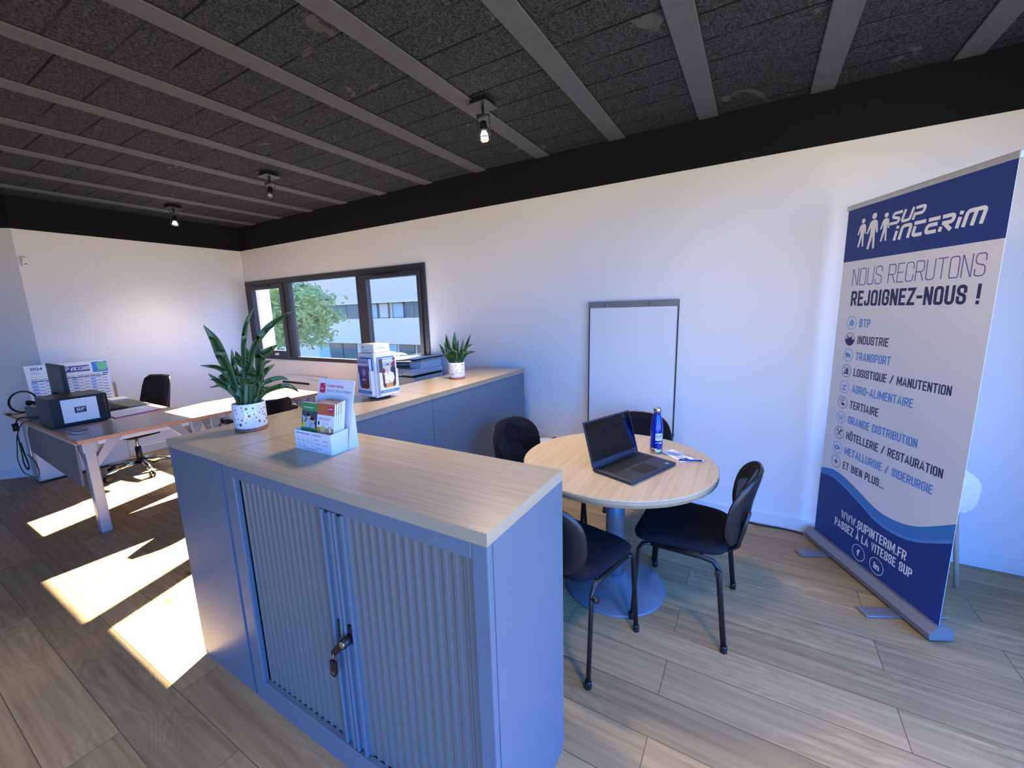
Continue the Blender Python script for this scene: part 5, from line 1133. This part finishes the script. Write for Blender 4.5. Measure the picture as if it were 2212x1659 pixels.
# print faces the room (local -y)
d = D2(r, (0, 0, 0), (1, 0, 0), (0, 0, 1), .0007)
d.rect(x0, 1.765, x1, 2.05, M['navy'], 1)
for cx_, yb, hh in ((.140, 1.836, .150), (.292, 1.842, .142), (.214, 1.815, .185)): figure(d, cx_, yb, hh, M['pwhite'], 2 if cx_ != .214 else 3)
logo_word(d, 'SUP', .318, .500, 1.916, .058, M['pwhite'], 2, .35, .24)
logo_word(d, 'INTERIM', .346, .776, 1.836, .068, M['pwhite'], 2, .22, .24)
condensed(d, 'NOUS RECRUTONS', .107, .818, 1.627, .094, M['tviolet'], 1, .05)
condensed(d, 'REJOIGNEZ-NOUS !', .114, .815, 1.515, .083, M['tnavy'], 1, .17)
L_ = [('BTP', 1.398, .273, 0), ('INDUSTRIE', 1.305, .405, 1), ('TRANSPORT', 1.213, .432, 0), ('LOGISTIQUE / MANUTENTION', 1.121, .762, 1), ('AGRO-ALIMENTAIRE', 1.026, .588, 0), ('TERTIAIRE', .933, .398, 1),
      ('GRANDE DISTRIBUTION', .842, .641, 0), ('H\u00d4TELLERIE / RESTAURATION', .748, .782, 1), ('METALLURGIE / SIDERURGIE', .655, .747, 0), ('ET BIEN PLUS...', .566, .492, 1)]
for k, (s_, z, xe, dk) in enumerate(L_):
    m = M['tnavy'] if dk else M['tblue']; c = (.139, z + .022)
    condensed(d, s_, .197, xe, z, .045, m, 1, .145); d.ring(c, .037, .0028, m, 1)
    X = lambda a, b_: (c[0] + a * .001, c[1] + b_ * .001)
    if k == 0: d.poly([X(-16, -16), X(14, -16), X(18, 2), X(8, 16), X(-6, 20), X(-6, 12), X(-16, 8)], m, 1); [d.rect(c[0] - .012, c[1] - .010 + .008 * j, c[0] + .012, c[1] - .008 + .008 * j, M['bwhite'], 2) for j in range(3)]
    if k == 1: d.poly([(c[0] + .034 * math.cos(a_), c[1] + .034 * math.sin(a_)) for a_ in [PI + PI * j / 16 for j in range(17)]], m, 1); d.poly([X(-22, 0), X(-22, 20), X(-16, 20), X(-15, 0)], m, 1); d.poly([X(-12, 0), X(-12, 14), X(-2, 8), X(-2, 14), X(8, 8), X(8, 24), X(14, 24), X(16, 0)], m, 1)
    if k == 2: d.poly([X(-24, 12), X(4, 12), X(4, -8), X(-14, -8), X(-18, 2)], m, 1); d.poly([X(6, 8), X(14, 8), X(20, 0), X(20, -8), X(6, -8)], m, 1); d.disc(X(-6, -10), .005, m, 2, 12); d.disc(X(13, -10), .005, m, 2, 12)
    if k == 3: d.poly([X(-20, -18), X(20, -18), X(18, -8), X(-18, -8)], m, 1); d.rect(c[0] - .004, c[1] - .006, c[0] + .016, c[1] + .010, m, 1); d.rect(c[0] + .002, c[1] + .010, c[0] + .012, c[1] + .020, m, 1); d.stroke([X(-14, -8), X(-14, 20)], .003, m, 1); d.stroke([X(-20, 22), X(-14, 17), X(-8, 22)], .003, m, 1)
    if k == 4: d.poly([X(-16, -18), X(16, -18), X(10, -11), X(-10, -11)], m, 1); d.poly([X(0, -8), X(-14, 4), X(-17, 14), X(-4, 8)], m, 1); d.poly([X(0, -6), X(16, 6), X(18, 17), X(4, 10)], m, 1)
    if k == 5: d.poly([X(-14, -8), X(6, -20), X(20, -10), X(2, 0)], m, 1); d.stroke([X(-14, -4), X(-14, 18), X(8, 24), X(6, 2)], .003, m, 1); d.rect(c[0] - .009, c[1] + .008, c[0] + .002, c[1] + .011, m, 1)
    if k == 6: d.stroke([X(-22, 14), X(-16, 14), X(-10, -6), X(14, -6)], .003, m, 1); d.stroke([X(-14, 8), X(20, 10), X(14, -2), X(-11, -2)], .0025, m, 1); d.disc(X(-6, -14), .004, m, 1, 10); d.disc(X(10, -14), .004, m, 1, 10)
    if k == 7: d.stroke([X(-16, -18), X(14, 16)], .005, m, 1); d.stroke([X(16, -18), X(-16, 16)], .005, m, 1); d.disc(X(13, 15), .007, m, 1, 12); d.stroke([X(-20, 10), X(-10, 20)], .004, m, 1)
    if k == 8: d.poly([X(-20, -10), X(-24, 4), X(-14, 12), X(10, 12), X(14, 2), X(22, 4), X(22, -4), X(12, -4), X(8, -12), X(-12, -14)], m, 1); d.rect(c[0] - .012, c[1] - .004, c[0] + .004, c[1] + .005, M['bwhite'], 2)
    if k == 9: d.rect(c[0] - .016, c[1] - .003, c[0] + .016, c[1] + .003, m, 1); d.rect(c[0] - .003, c[1] - .016, c[0] + .003, c[1] + .016, m, 1)
def wave(zz):
    P_ = [(x0, zz[0]), (.12, zz[1]), (.222, zz[2]), (.352, zz[3]), (.470, zz[4]), (.591, zz[5]), (.711, zz[6]), (x1, zz[7])]; o = []
    for j in range(len(P_) - 1):
        p0 = P_[max(j - 1, 0)]; p1 = P_[j]; p2 = P_[j + 1]; p3 = P_[min(j + 2, len(P_) - 1)]
        for s_ in range(6):
            u = s_ / 6; o.append(tuple(.5 * ((2 * p1[i]) + (p2[i] - p0[i]) * u + (2 * p0[i] - 5 * p1[i] + 4 * p2[i] - p3[i]) * u * u + (3 * p1[i] - p0[i] - 3 * p2[i] + p3[i]) * u ** 3) for i in (0, 1)))
    o.append(P_[-1]); o[0] = (x0, zz[0]); return o
def fillw(zz, m, l):
    o = wave(zz); vs = []
    for p in o: vs += [d.P((max(x0, min(x1, p[0])), .062), l), d.P((max(x0, min(x1, p[0])), p[1]), l)]
    r.add(vs, [(2 * i, 2 * i + 2, 2 * i + 3, 2 * i + 1) for i in range(len(o) - 1)], m)
fillw((.506, .530, .519, .478, .440, .440, .477, .578), M['mblue'], 1); fillw((.475, .490, .474, .430, .390, .384, .412, .504), M['tblue'], 2); fillw((.469, .482, .462, .418, .373, .367, .396, .486), M['navy'], 3)
condensed(d, 'WWW.SUPINTERIM.FR', .232, .672, .270, .052, M['pwhite'], 4, .14); condensed(d, 'PASSEZ \u00c0 LA VITESSE SUP', .188, .714, .203, .050, M['pwhite'], 4, .14)
for cx_, s_ in ((.388, 'f'), (.514, 'in')):
    d.ring((cx_, .137), .046, .0032, M['pwhite'], 4); vs, fs = text_mesh(s_, .035)
    wv_ = max(p[0] for p in vs); d.mb.add([d.P((cx_ + (p[0] - wv_ / 2) * .056, .120 + p[1] * .052), 4) for p in vs], fs, M['pwhite'])
r.build('printed_panel', t)
r = MB(); r.box(x0 - .008, -.007, 2.048, x1 + .008, .010, 2.076, M['alu'], .004); r.build('top_rail', t)
r = MB(); r.prism([(0, -.045, .016), (0, .055, .016), (0, .060, .05), (0, .035, .080), (0, -.020, .080), (0, -.050, .045)], (BW, 0, 0), M['alu_dark']); r.build('base_cassette', t)
for x in (.185, .70):
    r = MB(); r.box(x - .035, -.19, .0, x + .035, .17, .012, M['alu_dark'], .004); r.box(x - .035, -.2, .0, x + .035, -.19, .016, M['grey'], .003); r.build('foot', t)
r = MB(); r.tube([(.44, .012, .05), (.44, .012, 2.045)], .008, M['alu'], 10); r.build('support_pole', t)

# white moulded chair half hidden behind the banner
t = thing('white_chair', 'rounded white chair back peeking out behind the right edge of the banner', 'chair', (7.02, -.195, 0), PI)
r = MB(); hw = lambda v: .225 * (1 - .62 * max(0, (v - .45) / .55) ** 2.6 - .12 * max(0, (.3 - v) / .3) ** 2)
for o_ in (0, .012): r.grid(lambda u, v: ((u - .5) * 2 * hw(v), .12 + o_ + .05 * v - .16 * (u - .5) ** 2, .43 + .27 * v), 21, 21, M['white'])
r.tube([((u - .5) * 2 * hw(v), .126 + .05 * v - .16 * (u - .5) ** 2, .43 + .27 * v) for u, v in [(1, j / 16) for j in range(17)] + [(1 - j / 8, 1) for j in range(1, 8)] + [(0, 1 - j / 16) for j in range(17)]], .0065, M['white'], 8)
r.build('backrest', t)
r = MB(); r.box(-.20, -.17, .42, .20, .10, .445, M['white'], .012, 3); r.build('seat', t)
for sx_ in (-1, 1):
    for y in (-.15, .10):
        r = MB(); r.tube([(sx_ * .16, y * .9, .42), (sx_ * .20, y * 1.15, .0)], .011, M['kraft'], 10); r.build('leg', t)

# ------------------------------------------------------------------ ceiling spotlights
def spot(label, loc, tilt, az, power, aim=None):
    t = thing('ceiling_spotlight', label, 'ceiling light', loc, 0, 'black ceiling spotlights')
    r = MB(); r.box(-.055, -.055, -.035, .055, .055, -.012, M['dark'], .002); r.build('mounting_box', t)
    r = MB(); r.box(-.066, -.066, -.040, .066, .066, -.035, M['plate'], .001, 1); r.build('cover_plate', t)
    RZ = Matrix.Rotation(az, 4, 'Z')
    r = MB(); r.T = RZ; r.tube([(0, 0, -.04), (0, 0, -.085), (-.035, 0, -.10)], .008, M['dark'], 10); r.build('stem', t)
    r = MB(); r.T = RZ; s_, c_ = math.sin(tilt), math.cos(tilt); P = lambda a, b_, y=0: (a * c_ - b_ * s_, y, -.10 - a * s_ - b_ * c_)
    r.prism([P(-.038, -.015, -.012), P(-.034, -.015, -.012), P(-.034, .095, -.012), P(-.038, .095, -.012)], (0, .024, 0), M['dark']); r.prism([P(.034, -.015, -.012), P(.038, -.015, -.012), P(.038, .095, -.012), P(.034, .095, -.012)], (0, .024, 0), M['dark'])
    r.prism([P(-.038, -.015, -.012), P(.038, -.015, -.012), P(.038, -.019, -.012), P(-.038, -.019, -.012)], (0, .024, 0), M['dark']); r.build('yoke', t)
    ax = RZ @ Vector((-s_, 0, -c_)); o = Vector((0, 0, -.10))
    sd = ax.orthogonal().normalized(); s2 = ax.cross(sd)
    def ring(rr, zz): return [o + ax * zz + (sd * math.cos(a) + s2 * math.sin(a)) * rr for a in [2 * PI * k / 20 for k in range(20)]]
    def cone(prof, m, q):
        vs = []; [vs.extend(ring(rr, zz)) for rr, zz in prof]
        q.add(vs, [(i * 20 + j, i * 20 + (j + 1) % 20, (i + 1) * 20 + (j + 1) % 20, (i + 1) * 20 + j) for i in range(len(prof) - 1) for j in range(20)], m, True)
    q = MB(); cone([(.0005, .018), (.018, .018), (.020, .05), (.022, .062)], M['dark'], q); q.build('lamp_holder', t)
    q = MB(); cone([(.022, .062), (.030, .075), (.034, .100), (.034, .118)], M['glass_c'], q); cone([(.033, .104), (.035, .104), (.035, .110), (.033, .110)], M['dark'], q); q.build('glass_shade', t)
    q = MB(); cone([(.0005, .066), (.012, .070), (.020, .085), (.024, .100), (.0005, .104)], M['filament'] if power else M['lgrey'], q); q.build('bulb', t)
    if power:
        L = bpy.data.lights.new('spot_beam', 'SPOT'); L.energy = power; L.color = (1.0, .80, .58); L.spot_size = math.radians(100); L.spot_blend = 1.0; L.shadow_soft_size = .16
        lo = bpy.data.objects.new('spot_beam', L); COL.objects.link(lo); lo.parent = t; lo.location = o + ax * .125; lo.rotation_euler = (Vector(aim) if aim else ax).to_track_quat('-Z', 'Y').to_euler()
    return t
PW = 108
spot('lit black spotlight nearest the camera, under the dark ceiling right of centre', (4.737, -1.01, HC), -.05, .6, PW, (.10, -.20, -1))
spot('unlit-looking black spotlight in the middle of the row, silver plate catching light', (2.546, -1.01, HC), .12, 1.03, 0)
spot('lit black spotlight farthest from the camera, above the cluttered desk', (.745, -1.01, HC), .06, 1.19, 60)
for x, y, pw_ in ((6.75, -2.5, 118), (4.6, -3.9, 92), (5.9, -2.2, 34), (6.9, -4.3, 90), (2.4, -4.3, 25)):  # unseen lamps added as fill light; the steeply tilted one brightens the banner
    spot('unseen black ceiling spotlight added as fill light', (x, y, HC), .85 if x == 5.9 else .1, -2.06 if x == 5.9 else 2.0, pw_)
